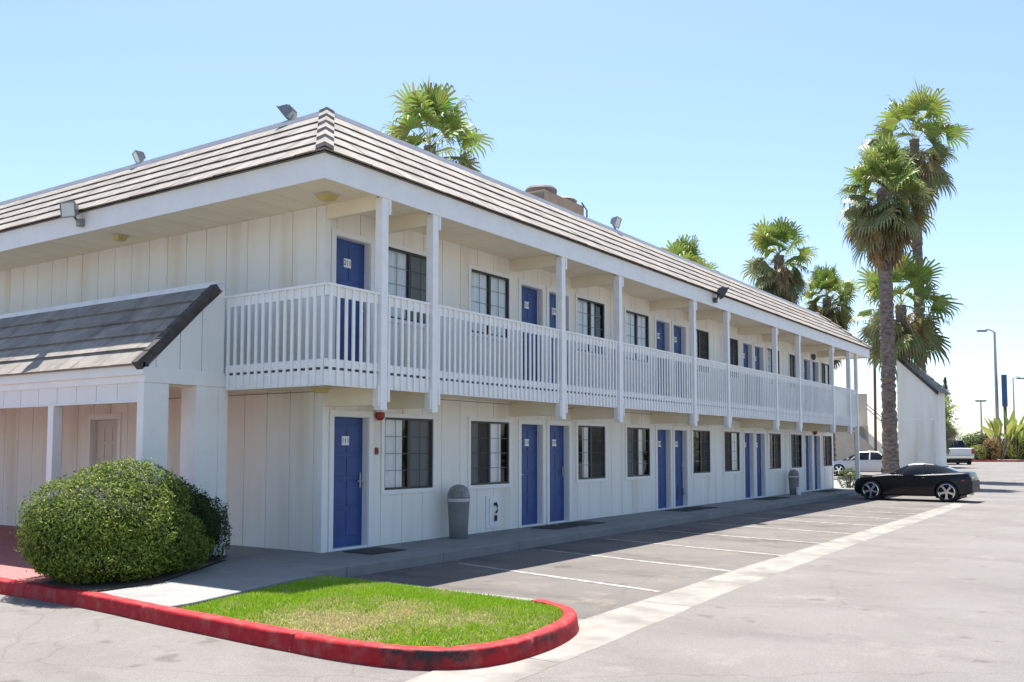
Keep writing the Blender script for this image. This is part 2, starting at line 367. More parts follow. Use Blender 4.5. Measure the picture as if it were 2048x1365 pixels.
def paver_mat():
    m = mat('paver', (0.36,0.10,0.09), 0.8, bump=0.3)
    N = m.node_tree.nodes; L = m.node_tree.links; p = N['Principled BSDF']
    br = N.new('ShaderNodeTexBrick'); br.inputs['Scale'].default_value = 5; br.inputs['Color1'].default_value = (0.38,0.10,0.09,1); br.inputs['Color2'].default_value = (0.30,0.085,0.08,1)
    br.inputs['Mortar'].default_value = (0.30,0.20,0.18,1); br.inputs['Mortar Size'].default_value = 0.015
    tc = N.new('ShaderNodeTexCoord'); L.new(tc.outputs['Object'], br.inputs[0]); L.new(br.outputs[0], p.inputs['Base Color']); return m
MT['paver'] = paver_mat()
tag(b.build('pavers', 'paver'), kind='structure')
# planting soil under the hedge
b = MB(); b.prism([(-4.04,0.35),(-4.06,-0.74),(-3.30,-0.70),(-1.28,.60),(-1.05,.80),(-1.0,1.0),(-1.6,1.5),(-2.6,1.2)], -.02, 0.006, 'z'); tag(b.build('soil_bed', 'soil'), kind='structure')

# red kerb : outer path, inner path
outer = [(-4.15,18),(-4.17,6),(-4.17,0.8),(-4.15,0.33),(-4.17,-0.5),(-4.2,-1.2),(-4.3,-2.1),(-4.41,-3.5),(-4.46,-4.6),(-4.44,-5.1),(-4.36,-5.45),(-4.2,-5.72),(-3.95,-5.88),(-3.55,-5.95),(-3.05,-5.93),(-2.55,-5.82),(-2.15,-5.62),(-1.88,-5.32),(-1.76,-4.95)]
def offset(path, d):
    res = []
    for i, p in enumerate(path):
        a = Vector(path[max(i-1,0)]); c = Vector(path[min(i+1,len(path)-1)]); t = (c-a).normalized(); nrm = Vector((-t.y, t.x))
        res.append((p[0]+nrm.x*d, p[1]+nrm.y*d))
    return res
def smoothpath(P, it=2):
    for _ in range(it):
        Q = [P[0]]
        for i in range(len(P)-1):
            a, c = P[i], P[i+1]; Q += [(lerp(a[0],c[0],.25),lerp(a[1],c[1],.25)),(lerp(a[0],c[0],.75),lerp(a[1],c[1],.75))]
        Q.append(P[-1]); P = Q
    return P
outer = smoothpath(outer, 2)
# densify long segments
dn = [outer[0]]
for p in outer[1:]:
    q = dn[-1]; n = max(1, int(math.dist(p,q)/0.25))
    for k in range(1,n+1): dn.append((lerp(q[0],p[0],k/n), lerp(q[1],p[1],k/n)))
outer = dn
# casting joints in the kerb
jn = []; acc = 0.0; JOINT = set(); nxt = 1.1
outer2 = [outer[0]]
for p in outer[1:]:
    q = outer2[-1]; seg_ = math.dist(p, q)
    while acc+seg_ > nxt:
        t = (nxt-acc)/seg_
        for dlt in (-.009,-.004,.004,.009):
            tt = min(max(t+dlt/seg_,0.001),.999); outer2.append((lerp(q[0],p[0],tt), lerp(q[1],p[1],tt)))
            if abs(dlt) < .005: JOINT.add(len(outer2)-1)
        nxt += 2.35
    acc += seg_; outer2.append(p)
outer = outer2
inner = offset(outer, 0.122)
def kerb():
    prof = [(-0.03,-.17),(-0.008,-.05),(-0.003,-.022),(0.006,-.007),(0.022,0.0),(0.112,0.003),(0.122,-0.004),(0.122,-.05)]
    vs = []; fs = []; wr = []
    paths = [offset(outer, d) for d, _ in prof]
    nP = len(prof); rng = random.Random(4)
    for i in range(len(outer)):
        x, y = outer[i]
        dd = math.dist((x,y), (-4.25,-5.55)); wear = max(0.0, 1-dd/0.9)
        dd2 = math.dist((x,y), (-3.2,-5.95)); wear = max(wear, 0.75*max(0, 1-dd2/1.0))
        for j in range(nP):
            jit = 0.007*noise.noise(Vector((x*6,y*6,j*3.3))) + 0.004*noise.noise(Vector((x*25,y*25,j*5.3)))
            jd = -.014 if (i in JOINT and 0 < j < nP-1) else 0.0
            vs.append((paths[j][i][0]+jit, paths[j][i][1]+jit, prof[j][1] + (jit if 0<j<nP-1 else 0) + jd))
            wr.append(wear*(1.0 if 1 <= j <= 3 else (0.35 if j == 4 else 0.0)) + (0.5*wear if j == 0 else 0))
    for i in range(len(outer)-1):
        for j in range(nP-1): fs.append((i*nP+j, (i+1)*nP+j, (i+1)*nP+j+1, i*nP+j+1))
    me = bpy.data.meshes.new('kerb'); me.from_pydata(vs, [], fs); me.materials.append(MT['kerb'])
    at = me.attributes.new('wear', 'FLOAT', 'POINT'); at.data.foreach_set('value', wr)
    bm = bmesh.new(); bm.from_mesh(me); bmesh.ops.recalc_face_normals(bm, faces=bm.faces)
    if sum(f.normal.z for f in bm.faces) < 0: bmesh.ops.reverse_faces(bm, faces=bm.faces)
    bm.to_mesh(me); bm.free()
    me.polygons.foreach_set('use_smooth', [True]*len(me.polygons))
    o = bpy.data.objects.new('kerb', me); COL.objects.link(o); tag(o, kind='structure')
kerb()

b = MB(); b.prism([(-1.76,-4.97),(-1.70,-3.0),(-1.66,-1.46),(-1.60,-1.46),(-1.60,-3.0),(-1.62,-4.97)], -.16, -.035, 'z'); tag(b.build('side_kerb', 'concrete', bevel=.01), kind='structure')
# grass island
isl = [p for p in inner if p[1] < -2.25]
isl = isl + [(-1.80,-4.2),(-1.74,-3.0),(-1.70,-1.8),(-2.1,-1.83),(-3.85,-2.26)]
def inside(p, poly):
    x, y = p; c = False; j = len(poly)-1
    for i in range(len(poly)):
        xi, yi = poly[i]; xj, yj = poly[j]
        if (yi > y) != (yj > y) and x < (xj-xi)*(y-yi)/(yj-yi)+xi: c = not c
        j = i
    return c
def edge_d(p, poly):
    m = 9
    for i in range(len(poly)):
        a = Vector(poly[i-1]); c = Vector(poly[i]); d = c-a; l = d.length_squared
        t = 0 if l == 0 else max(0, min(1, (Vector(p)-a).dot(d)/l)); m = min(m, (a+d*t-Vector(p)).length)
    return m
def mound(p):
    d = edge_d(p, isl); t = min(1, d/1.3); return -0.03 + 0.065*(1-(1-t)**2)
def turf():
    b = MB(); st = 0.12; pts = {}
    x = -4.6
    nx, ny = 26, 38
    for i in range(nx+1):
        for j in range(ny+1):
            p = (-4.5+i*st, -6.0+j*st)
            pts[i,j] = (p, mound(p) if inside(p, isl) else -0.05)
    b.v = []; idx = {}
    for k, (p, z) in pts.items(): idx[k] = len(b.v); b.v.append((p[0],p[1],z))
    for i in range(nx):
        for j in range(ny):
            q = [(i,j),(i+1,j),(i+1,j+1),(i,j+1)]
            if all(inside(pts[k][0], isl) or edge_d(pts[k][0], isl) < 0.03 for k in q):
                b.f.append(tuple(idx[k] for k in q)); b.m.append(0); b.t.append((1,1,1))
    tag(b.build('lawn_soil', mat('lawn_soil', (0.12,0.14,0.03), 0.95, (0.24,0.21,0.08), 7, 6, .4, 40), smooth=True), kind='structure')
    g = MB(); rng = random.Random(11)
    def vals(x, y):
        dry = max(0, 1-math.dist((x*0.9,y),(-3.85*0.9,-4.2))/1.15) + 0.55*max(0,1-math.dist((x,y),(-3.2,-5.1))/0.8)
        dry = dry*1.15 + 0.62*noise.noise(Vector((x*2.2,y*2.2,0))) + 0.3*noise.noise(Vector((x*7,y*7,3)))
        return dry
    n = 0
    while n < 56000:
        x = rng.uniform(-4.45,-1.6); y = rng.uniform(-5.9,-1.75)
        if not inside((x,y), isl): continue
        n += 1
        z = mound((x,y)); dry = vals(x,y)
        h = rng.uniform(0.018,0.045)*(0.55 if dry > 0.45 else 1.0); a = rng.uniform(0,6.283); wd = rng.uniform(0.004,0.008)
        ln = rng.uniform(0.2,0.9)*h; ca, sa = math.cos(a), math.sin(a)
        da = rng.uniform(0,6.283)
        k = rng.random()
        if k < dry*0.9: c = (lerp(.48,.62,rng.random()), lerp(.40,.50,rng.random()), lerp(.20,.27,rng.random()))
        else:
            u = rng.random(); c = (lerp(.20,.37,u), lerp(.37,.52,u), .03)
        tip = (x+ln*math.cos(da), y+ln*math.sin(da), z+h)
        g.face([(x-ca*wd,y-sa*wd,z-.004),(x+ca*wd,y+sa*wd,z-.004),tip], tint=c)
    tag(g.build('grass', 'grass', recalc=False), 'short sunlit lawn grass with a dry straw patch on the kerbed island', 'grass', kind='stuff')
turf()

# ================================================================= MOTEL
motel = empty('motel_building')
tag(motel, 'two storey white board clad motel with blue doors, balcony and pale tiled mansard roof', 'building')
XE = 27.5; YB = 17.0; D = 1.2
FZ = 2.68                       # upper floor level
PIT = 0.521
def siding(b, o, u, n, u0, u1, z0, z1, holes=(), phase=0.0, gw=0.016, gd=0.014, pitch=PIT):
    """board cladding; o origin, u horizontal unit, n outward normal. front face at o"""
    o, u, n = Vector(o), Vector(u), Vector(n)
    P = lambda a, z, d=0.0: o + u*a + Vector((0,0,z)) - n*d
    k0 = math.floor((u0-phase)/pitch); edges = []
    k = k0
    while phase + k*pitch < u1:
        a, c = phase+k*pitch+gw/2, phase+(k+1)*pitch-gw/2
        a2, c2 = max(a,u0), min(c,u1)
        if c2 > a2+0.004: edges.append((a2, c2, a2 == a, c2 == c))
        k += 1
    cuts = sorted({h[0] for h in holes} | {h[1] for h in holes})
    def zruns(a, c):
        mid = (a+c)/2; runs = [(z0,z1)]
        for h in holes:
            if h[0] < mid < h[1]:
                nr = []
                for r in runs:
                    if h[3] <= r[0] or h[2] >= r[1]: nr.append(r); continue
                    if h[2] > r[0]: nr.append((r[0],h[2]))
                    if h[3] < r[1]: nr.append((h[3],r[1]))
                runs = nr
        return runs
    def strips(a, c):
        xs = [a] + [q for q in cuts if a < q < c] + [c]
        for i in range(len(xs)-1):
            for r in zruns(xs[i], xs[i+1]): yield xs[i], xs[i+1], r[0], r[1], i == 0, i == len(xs)-2
    for a, c, gl, gr in edges:
        for s0, s1, za, zb, first, last in strips(a, c):
            b.face([P(s0,za),P(s1,za),P(s1,zb),P(s0,zb)])
            if first and gl: b.face([P(s0,za),P(s0,zb),P(s0,zb,gd),P(s0,za,gd)])
            if last and gr: b.face([P(s1,za),P(s1,zb),P(s1,zb,gd),P(s1,za,gd)])
    for s0, s1, za, zb, _, _ in strips(u0, u1):
        b.face([P(s0,za,gd),P(s1,za,gd),P(s1,zb,gd),P(s0,zb,gd)])

PER = 6.181
doors = [(0.22,1.00)]; wins = [(1.358,2.60)]
for k in range(4):
    doors += [(5.34+k*PER, 6.14+k*PER), (6.385+k*PER, 7.19+k*PER)]
    wins += [(3.678+k*PER, 4.922+k*PER), (7.555+k*PER, 8.791+k*PER)]
ZD0, ZD1 = 0.0, 2.035; ZW0, ZW1 = 0.872, 2.043; UD = 2.775; UD1 = 4.809; UW0, UW1 = 3.667, 4.838
holes_l = [(a,c,-1,ZD1) for a,c in doors] + [(a,c,ZW0,ZW1) for a,c in wins]
holes_u = [(a,c,FZ-.01,UD1) for a,c in doors] + [(a,c,UW0,UW1) for a,c in wins]
CZ = 5.22                      # soffit level
b = MB(); siding(b, (0,0,0), (1,0,0), (0,-1,0), 0.0, XE, 0.0, 2.39, holes_l, 0.25)
siding(b, (0,0,0), (1,0,0), (0,-1,0), 0.0, XE, 2.40, CZ, holes_u, 0.25)
b.build('front_wall', 'siding', motel, recalc=False)
b = MB(); dl = (5.14, 5.99)
siding(b, (0,0,0), (0,1,0), (-1,0,0), 0.0, YB, 0.0, 2.39, [(dl[0],dl[1],-1,2.08)], 0.18)
siding(b, (0,0,0), (0,1,0), (-1,0,0), 0.0, YB, 2.40, CZ, [], 0.18)
b.build('end_wall', 'siding', motel, recalc=False)
b = MB(); siding(b, (XE,0,0), (0,1,0), (1,0,0), 0.0, YB, -.1, CZ, [], 0.18); siding(b, (0,YB,0), (1,0,0), (0,1,0), 0.0, XE, -.1, CZ)
b.build('rear_wall', 'siding', motel, recalc=False)
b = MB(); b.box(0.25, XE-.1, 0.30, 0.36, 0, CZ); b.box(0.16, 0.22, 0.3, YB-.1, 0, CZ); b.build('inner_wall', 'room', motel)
# corner boards, trims
for z0, z1 in ((0.0,2.385),(2.66,CZ-.01)):
    b = MB()
    b.box(-.018, 0.0, -.018, 0.09, z0, z1); b.box(-.021, 0.10, -.0215, -.0185, z0, z1); b.box(-.0175, .0995, -.0183, -.001, z0, z1)
    b.build('corner_board', 'trim', motel)
    MB().box(XE-.10, XE+.018, -.020, -.001, z0, z1).build('corner_board', 'trim', motel)
plates_l = ['111'] + [str(110-i) for i in range(8)]; plates_u = ['211'] + [str(210-i) for i in range(8)]
def make_door(a, c, z0, z1, num, handle_right):
    rec = 0.115
    d = MB()
    d.box(a+.012, c-.012, rec, rec+.045, z0+.03, z1-.012)
    # raised panels: 2 x 4 grid in low relief
    wv = c-a-.024
    zz = [z0+.16, z0+.62, z0+1.08, z0+1.45, z1-.10]
    for i in range(2):
        x0 = a+.012+wv*(0.13+0.40*i); x1 = x0+wv*0.34
        for q in range(4):
            d.box(x0, x1, rec-.008, rec-.0005, zz[q]+.03, zz[q+1]-.04)
    do = d.build('door', 'door', motel, bevel=0.004)
    hx = c-.075 if handle_right else a+.075
    s = -1 if handle_right else 1
    h = MB(); h.box(hx-.018, hx+.018, rec-.022, rec-.009, z0+.93, z0+1.16)
    h.tube([(hx,rec-.02,z0+1.03),(hx,rec-.06,z0+1.03),(hx+s*.10,rec-.062,z0+1.03)], 0.011, 8)
    h.build('door_handle', 'steel', do, bevel=0.002)
    px = a+.012+wv*0.47; pz = z1-.375
    p = MB(); p.box(px-.078, px+.078, rec-.018, rec-.0095, pz-.07, pz+.07)
    p.text(num, 0.112, Matrix(((1,0,0,px),(0,0,1,rec-.0185),(0,1,0,pz),(0,0,0,1))), 1, 0.001)
    p.build('number_plate', ['plate','black'], do, recalc=False)
    f = MB()   # jamb + casing
    f.box(a, a+.012, 0.0, rec+.05, z0, z1); f.box(c-.012, c, 0.0, rec+.05, z0, z1); f.box(a, c, 0.0, rec+.05, z1-.012, z1+.0)
    f.box(a-.085, a+.004, -.022, -.001, z0, z1+.09); f.box(c-.004, c+.085, -.022, -.001, z0, z1+.09); f.box(a+.004, c-.004, -.0215, -.001, z1-.004, z1+.09)
    f.box(a, c, -.005, rec+.05, z0, z0+.028)
    f.build('door_frame', 'trim', do)
for i, (a, c) in enumerate(doors):
    hr = (i == 0) or (i % 2 == 0)
    make_door(a, c, ZD0, ZD1, plates_l[i], hr)
    make_door(a, c, UD-.095, UD1, plates_u[i], hr)
def curtain_mesh(b, x0, x1, y, z0, z1, seed, amp=0.008):
    rng = random.Random(seed); n = max(6, int((x1-x0)/0.022)); ph = rng.uniform(0,6)
    xs = [x0+(x1-x0)*i/n for i in range(n+1)]
    ys = [y+amp*math.sin(i*1.25+ph)+0.006*math.sin(i*0.41+ph*2) for i in range(n+1)]
    i0 = len(b.v)
    for x, yy in zip(xs, ys): b.v += [(x,yy,z0),(x,yy,z1)]
    for i in range(n): b.f.append((i0+2*i,i0+2*i+2,i0+2*i+3,i0+2*i+1)); b.m.append(0); b.t.append((1,1,1))
# screen side and curtain layout per window, [(screen: L/R/None), (curtain spans as fractions)]
lay_l = [('R',[(0,.42),(.5,1)]),('L',[(0,.3),(.5,.86)]),('R',[(.28,.47)]),('L',[(0,.4),(.62,.8)]),('R',[(0,.2)]),('L',[(.5,.98)]),('R',[(0,.3)]),('L',[(.1,.4)]),('R',[(0,.25)])]
lay_u = [('R',[(0,1)]),(None,[(0,1)]),(None,[(0,.47),(.52,.74)]),(None,[(0,1)]),('R',[(0,.6)]),('R',[(0,.45)]),('R',[(0,.5)]),('L',[(.3,.7)]),('L',[(.5,1)])]
def make_window(a, c, z0, z1, lay, seed):
    m = (a+c)/2; fr = 0.034
    f = MB()
    f.box(a, c, -.004, .055, z0, z0+fr); f.box(a, c, -.004, .055, z1-fr, z1)
    f.box(a, a+fr, -.003, .054, z0+fr, z1-fr); f.box(c-fr, c, -.003, .054, z0+fr, z1-fr)
    f.box(m-.03, m+.03, .002, .05, z0+fr, z1-fr)
    wo = f.build('window', 'bronze', motel)
    t = MB(); e = .07
    t.box(a-e, c+e, -.024, -.001, z1, z1+e); t.box(a-e, c+e, -.024, -.001, z0-e, z0)
    t.box(a-e, a, -.0235, -.001, z0, z1); t.box(c, c+e, -.0235, -.001, z0, z1)
    t.build('window_trim', 'trim', wo)
    p = MB(); p.face([(a+fr,.030,z0+fr),(m-.03,.030,z0+fr),(m-.03,.030,z1-fr),(a+fr,.030,z1-fr)]); p.face([(m+.03,.036,z0+fr),(c-fr,.036,z0+fr),(c-fr,.036,z1-fr),(m+.03,.036,z1-fr)])
    p.build('pane', 'glass', wo, recalc=False)
    g = MB()
    for (x0,x1) in ((a+fr,m-.03),(m+.03,c-fr)):
        g.box((x0+x1)/2-.0045,(x0+x1)/2+.0045,.018,.026,z0+fr,z1-fr)
        for q in range(1,4): zz = z0+fr+(z1-z0-2*fr)*q/4; g.box(x0,x1,.0185,.0255,zz-.0045,zz+.0045)
    g.build('window_grille', 'muntin', wo)
    cu = MB()
    for s, (q0, q1) in enumerate(lay[1]): curtain_mesh(cu, lerp(a,c,q0)+.01, lerp(a,c,q1)-.01, .064, z0-.02, z1+.02, seed*7+s)
    cu.build('curtain', 'curtain', wo, smooth=True, recalc=False)
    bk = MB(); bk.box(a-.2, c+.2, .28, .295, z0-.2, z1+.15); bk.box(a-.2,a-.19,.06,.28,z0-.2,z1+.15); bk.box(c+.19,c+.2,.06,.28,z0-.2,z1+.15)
    bk.build('room_shade_box', 'room', wo)  # dark box behind the pane, interior darkness put into its colour
    if lay[0]:
        s0, s1 = (a+fr+.004, m-.004) if lay[0] == 'L' else (m+.004, c-fr-.004)
        s = MB(); s.face([(s0,.010,z0+fr),(s1,.010,z0+fr),(s1,.010,z1-fr),(s0,.010,z1-fr)]); s.build('insect_screen', 'screen', wo, recalc=False)
for i, (a, c) in enumerate(wins):
    make_window(a, c, ZW0, ZW1, lay_l[i], i+1); make_window(a, c, UW0, UW1, lay_u[i], i+31)
# beige door in the left end wall
d = MB(); d.box(.10, .14, dl[0]+.02, dl[1]-.02, 0.02, 2.06)
for q in range(6):
    for r_ in range(3): d.box(.09, .0995, dl[0]+.08+.245*r_, dl[0]+.08+.245*r_+.2, .12+.31*q, .12+.31*q+.26)
dob = d.build('rear_door', 'door_beige', motel); dob['label'] = 'beige panelled door in the shaded end wall'
d = MB(); e = .09
d.box(-.022,-.001, dl[0]-e, dl[0], 0, 2.08+e); d.box(-.022,-.001, dl[1], dl[1]+e, 0, 2.08+e); d.box(-.0215,-.001, dl[0], dl[1], 2.08, 2.08+e)
d.box(.001,.14, dl[0], dl[0]+.014, 0, 2.08); d.box(.001,.14, dl[1]-.014, dl[1], 0, 2.08); d.box(.001,.14,dl[0]+.014,dl[1]-.014,2.066,2.08)
d.build('door_frame', 'trim', dob)

# ---- soffit with board joints
b = MB()
def soffit_boards(x0, x1, y0, y1, z, along, ph=0.18, g=0.014):
    if along == 'x':   # grooves run along x, spaced in y
        k = math.floor((y0-ph)/PIT)
        while ph+k*PIT < y1:
            a, c = max(y0, ph+k*PIT+g/2), min(y1, ph+(k+1)*PIT-g/2)
            if c > a: b.box(x0, x1, a, c, z, z+.014)
            k += 1
    else:
        k = math.floor((x0-ph)/PIT)
        while ph+k*PIT < x1:
            a, c = max(x0, ph+k*PIT+g/2), min(x1, ph+(k+1)*PIT-g/2)
            if c > a: b.box(a, c, y0, y1, z, z+.014)
            k += 1
    b.box(x0, x1, y0, y1, z+.016, z+.03)
soffit_boards(-D+.03, -.002, -D+.03, YB+D, CZ, 'x')
soffit_boards(0, XE+D-.03, -D+.03, -.002, CZ, 'y')
soffit_boards(XE+.002, XE+D-.03, 0, YB, CZ, 'x')
b.build('soffit', 'soffit', motel)
# ---- fascia
X0, X1, Y0, Y1 = -D, XE+D, -D, YB+D
b = MB(); ft = 5.50; fb_ = 5.145; th = .03
b.prism([(X0,Y0),(X1,Y0),(X1-th,Y0+th),(X0+th,Y0+th)], fb_, ft); b.prism([(X0,Y0),(X0+th,Y0+th),(X0+th,Y1-th),(X0,Y1)], fb_, ft)
b.prism([(X1,Y0),(X1,Y1),(X1-th,Y1-th),(X1-th,Y0+th)], fb_, ft); b.prism([(X0,Y1),(X0+th,Y1-th),(X1-th,Y1-th),(X1,Y1)], fb_, ft)
b.build('fascia', 'trim', motel, bevel=0.004)
# ---- mansard roof tiles
prof_d0, prof_z0 = -0.05, 5.50
prof_d1, prof_z1 = 1.50, 6.765
NC = 5
sl = Vector((prof_d1-prof_d0, prof_z1-prof_z0)); L_ = sl.length; tdir = sl/L_; ndir = Vector((-tdir.y, tdir.x))
rng = random.Random(5)
def side_fn(kind):
    # returns function (s along, d inward, z) -> point ; and range fn giving s limits at depth d
    if kind == 'front': return (lambda s,d,z: (s, Y0+d, z)), (lambda d: (X0+d, X1-d))
    if kind == 'left': return (lambda s,d,z: (X0+d, s, z)), (lambda d: (Y0+d, Y1-d))
    if kind == 'right': return (lambda s,d,z: (X1-d, s, z)), (lambda d: (Y0+d, Y1-d))
    return (lambda s,d,z: (s, Y1-d, z)), (lambda d: (X0+d, X1-d))
roofb = MB()
for kind in ('front','left','right','back'):
    P, lim = side_fn(kind)
    for c in range(NC):
        ta, tb = L_*c/NC, L_*(c+1)/NC
        lo = Vector((prof_d0,prof_z0)) + tdir*(ta-.035); hi = Vector((prof_d0,prof_z0)) + tdir*(tb+.01)
        s = lim(0)[0]-0.2; k = 0
        tw = 0.34
        s += (0.17 if c % 2 else 0)
        while s < lim(0)[1]:
            j = rng.uniform(-.004,.004); dn_ = rng.uniform(-.008,.008); tn = rng.uniform(.84,1.08); pk = rng.uniform(-.04,.04)
            tint = (tn+pk*.5, tn, tn-pk*.3)
            LT = lo + tdir*dn_ + ndir*(.041+j*.7); LB = lo + tdir*(dn_+.012) + ndir*.016; HT = hi + ndir*.014
            def cl(s_, q): a, e = lim(q.x); return min(max(s_, a), e)
            s0, s1 = s+.003, s+tw-.003
            a0, a1 = cl(s0,LT), cl(s1,LT); h0, h1 = cl(s0,HT), cl(s1,HT); l0, l1 = cl(s0,LB), cl(s1,LB)
            if a1 > a0 or h1 > h0:
                roofb.face([P(a0,LT.x,LT.y),P(a1,LT.x,LT.y),P(h1,HT.x,HT.y),P(h0,HT.x,HT.y)], tint=tint)
                roofb.face([P(l0,LB.x,LB.y),P(l1,LB.x,LB.y),P(a1,LT.x,LT.y),P(a0,LT.x,LT.y)], tint=(tn*.9,tn*.9,tn*.9))
                UB = LB + tdir*.30
                roofb.face([P(l0,LB.x,LB.y),P(l1,LB.x,LB.y),P(cl(s1,UB),UB.x,UB.y),P(cl(s0,UB),UB.x,UB.y)], tint=tint)
            s += tw
        # underlay
    A = Vector((prof_d0,prof_z0)) - ndir*.01; B2 = Vector((prof_d1,prof_z1)) - ndir*.01
    a0,a1 = lim(A.x); h0,h1 = lim(B2.x)
    roofb.face([P(a0,A.x,A.y),P(a1,A.x,A.y),P(h1,B2.x,B2.y),P(h0,B2.x,B2.y)], tint=(.4,.4,.4))
    roofb.face([P(a0,A.x,A.y),P(a1,A.x,A.y),P(lim(.05)[1],.05,5.48),P(lim(.05)[0],.05,5.48)], tint=(.6,.6,.6))
ro = roofb.build('roof', 'tile', motel, recalc=False)
# hip caps
for (cx, cy, sx, sy) in ((X0,Y0,1,1),(X1,Y0,-1,1)):
    hb = MB()
    for c in range(NC+1):
        nseg = NC
        def pt(t, out, lift):
            q = Vector((prof_d0,prof_z0)) + tdir*t
            return Vector((cx+sx*q.x, cy+sy*q.x, q.y+lift))
        t0, t1 = L_*c/nseg-.05, min(L_*(c+1)/nseg+.02, L_+.05)
        if c == NC: t0, t1 = L_-.02, L_+.12
        a = pt(t0,0,.135); e = pt(t1,0,.085); wv = .17
        tn = rng.uniform(.9,1.05); T = (tn,tn,tn)
        al, el = a+Vector((sx*.0,sy*wv,-.02)), e+Vector((0,sy*wv,-.03))
        ar, er = a+Vector((sx*wv,0,-.02)), e+Vector((sx*wv,0,-.03))
        dz = Vector((0,0,-.055))
        a2 = a+dz; al2 = al+dz; ar2 = ar+dz
        hb.face([a,e,el,al], tint=T); hb.face([a,ar,er,e], tint=T)
        hb.face([a,al,al2,a2], tint=T); hb.face([a,a2,ar2,ar], tint=T)
        hb.face([al,el,el+Vector((0,0,-.1)),al2+Vector((0,0,-.05))], tint=T); hb.face([ar,ar2+Vector((0,0,-.05)),er+Vector((0,0,-.1)),er], tint=T)
    hb.build('hip_tiles', 'tile', ro, recalc=False)
# flashing strip and grey coping on top
def ring(b, d0, d1, z0, z1):
    o = [(X0+d0,Y0+d0),(X1-d0,Y0+d0),(X1-d0,Y1-d0),(X0+d0,Y1-d0)]; i_ = [(X0+d1,Y0+d1),(X1-d1,Y0+d1),(X1-d1,Y1-d1),(X0+d1,Y1-d1)]
    for k in range(4):
        b.prism([o[k], o[(k+1)%4], i_[(k+1)%4], i_[k]], z0, z1)
b = MB(); ring(b, prof_d1-.02, prof_d1+.05, prof_z1-.04, prof_z1+.055); b.build('roof_flashing', 'flash', ro)
b = MB(); ring(b, prof_d1+.051, prof_d1+.22, prof_z1-.04, prof_z1+.115); b.build('parapet_coping', 'coping', ro)
b = MB(); b.box(X0+1.6, X1-1.6, Y0+1.6, Y1-1.6, 6.4, 6.6); b.build('roof_deck', 'coping', ro)

# ---- balcony slab
b = MB()
b.box(-.95, XE, -1.03, -.001, 2.45, FZ-.02); b.box(-.95, -.001, -.001, YB, 2.45, FZ-.02)
b.build('balcony_floor', 'concrete', motel)
b = MB()
_b = b
def sb(*a): soffit_boards(*a)
soffit_boards(-.98, -.002, -1.06, 9, 2.43, 'x'); soffit_boards(0, XE-.1, -1.06, -.002, 2.43, 'y')
b.build('balcony_soffit', 'soffit', motel)
# ---- posts with brackets, beams
PY = -1.105; post_x = [0.05, 1.21, 5.05, 7.37, 11.27, 13.5, 17.4, 19.65, 23.5, 25.75]
def make_post(x, extra=0):
    hw = .068
    p = MB(); zb = 2.085
    p.box(x-hw, x+hw, PY-hw, PY+hw, zb, fb_+.02)
    po = p.build('post', 'rail', motel, bevel=0.006)
    MB().box(x+hw, x+hw+.045, PY-hw-.012, PY+hw, zb+.12, 2.45).build('bracket', 'rail', po, bevel=0.004)
    MB().box(x-hw-.03, x-hw, PY-hw+.02, PY+hw, zb+.05, 2.45).build('bracket', 'rail', po, bevel=0.004)
    q = MB(); q.box(x+hw, x+hw+.045, PY-hw-.012, PY+hw, 4.93, fb_+.03)
    q.build('bracket', 'rail', po, bevel=0.004)
    MB().box(x-.045, x+.045, PY+hw, -.002, 5.0, CZ).build('beam', 'soffit', po, bevel=0.004)
    MB().box(x-.045, x+.045, PY+hw, -.002, 2.16, 2.43).build('beam', 'soffit', po, bevel=0.004)
for x in post_x: make_post(x)
p = MB(); p.box(26.78, 26.90, PY-.06, PY+.06, -.0, fb_+.02); p.build('post', 'rail', motel, bevel=.006)
# ---- railing sections
def rail_section(P, a0, a1, name='railing', sp=0.1375):
    """P(a, d, z): a along, d outward"""
    r_ = MB()
    def bx(a, c, d0, d1, z0, z1):
        pts = [P(aa,dd,zz) for aa in (a,c) for dd in (d0,d1) for zz in (z0,z1)]
        i = len(r_.v); r_.v.extend(pts)
        for q in ((0,1,3,2),(4,6,7,5),(0,4,5,1),(2,3,7,6),(0,2,6,4),(1,5,7,3)): r_.f.append(tuple(i+k for k in q)); r_.m.append(0); r_.t.append((1,1,1))
    bx(a0, a1, -.055, -.022, 3.60, 3.735)      # top rail board
    bx(a0, a1, -.070, .012, 3.736, 3.768)      # cap
    bx(a0, a1, -.055, -.022, 2.635, 2.745)     # bottom rail
    bx(a0, a1, -.062, -.024, 2.385, 2.598)      # edge board
    n = max(1, round((a1-a0)/sp)); 
    for k in range(n):
        a = a0+(k+.5)*(a1-a0)/n; jj = rng.uniform(-.004,.004)
        bx(a-.024+jj, a+.024+jj, -.0215, 0.0, 2.40+rng.uniform(-.006,.006), 3.735)
    return r_.build(name, 'rail', motel)
RX = -1.05; RY = -1.135
rail_section(lambda a,d,z: (a, RY-d, z), RX, post_x[0]-.07)
xs = post_x + [26.84]
for i in range(len(xs)-1): rail_section(lambda a,d,z: (a, RY-d, z), xs[i]+.07, xs[i+1]-.07)
rail_section(lambda a,d,z: (RX-d, a, z), RY+.02, 0.955, sp=.147)

# ---- porch (shed roof on the left)
PGY = 0.963
b = MB()   # gable cladding
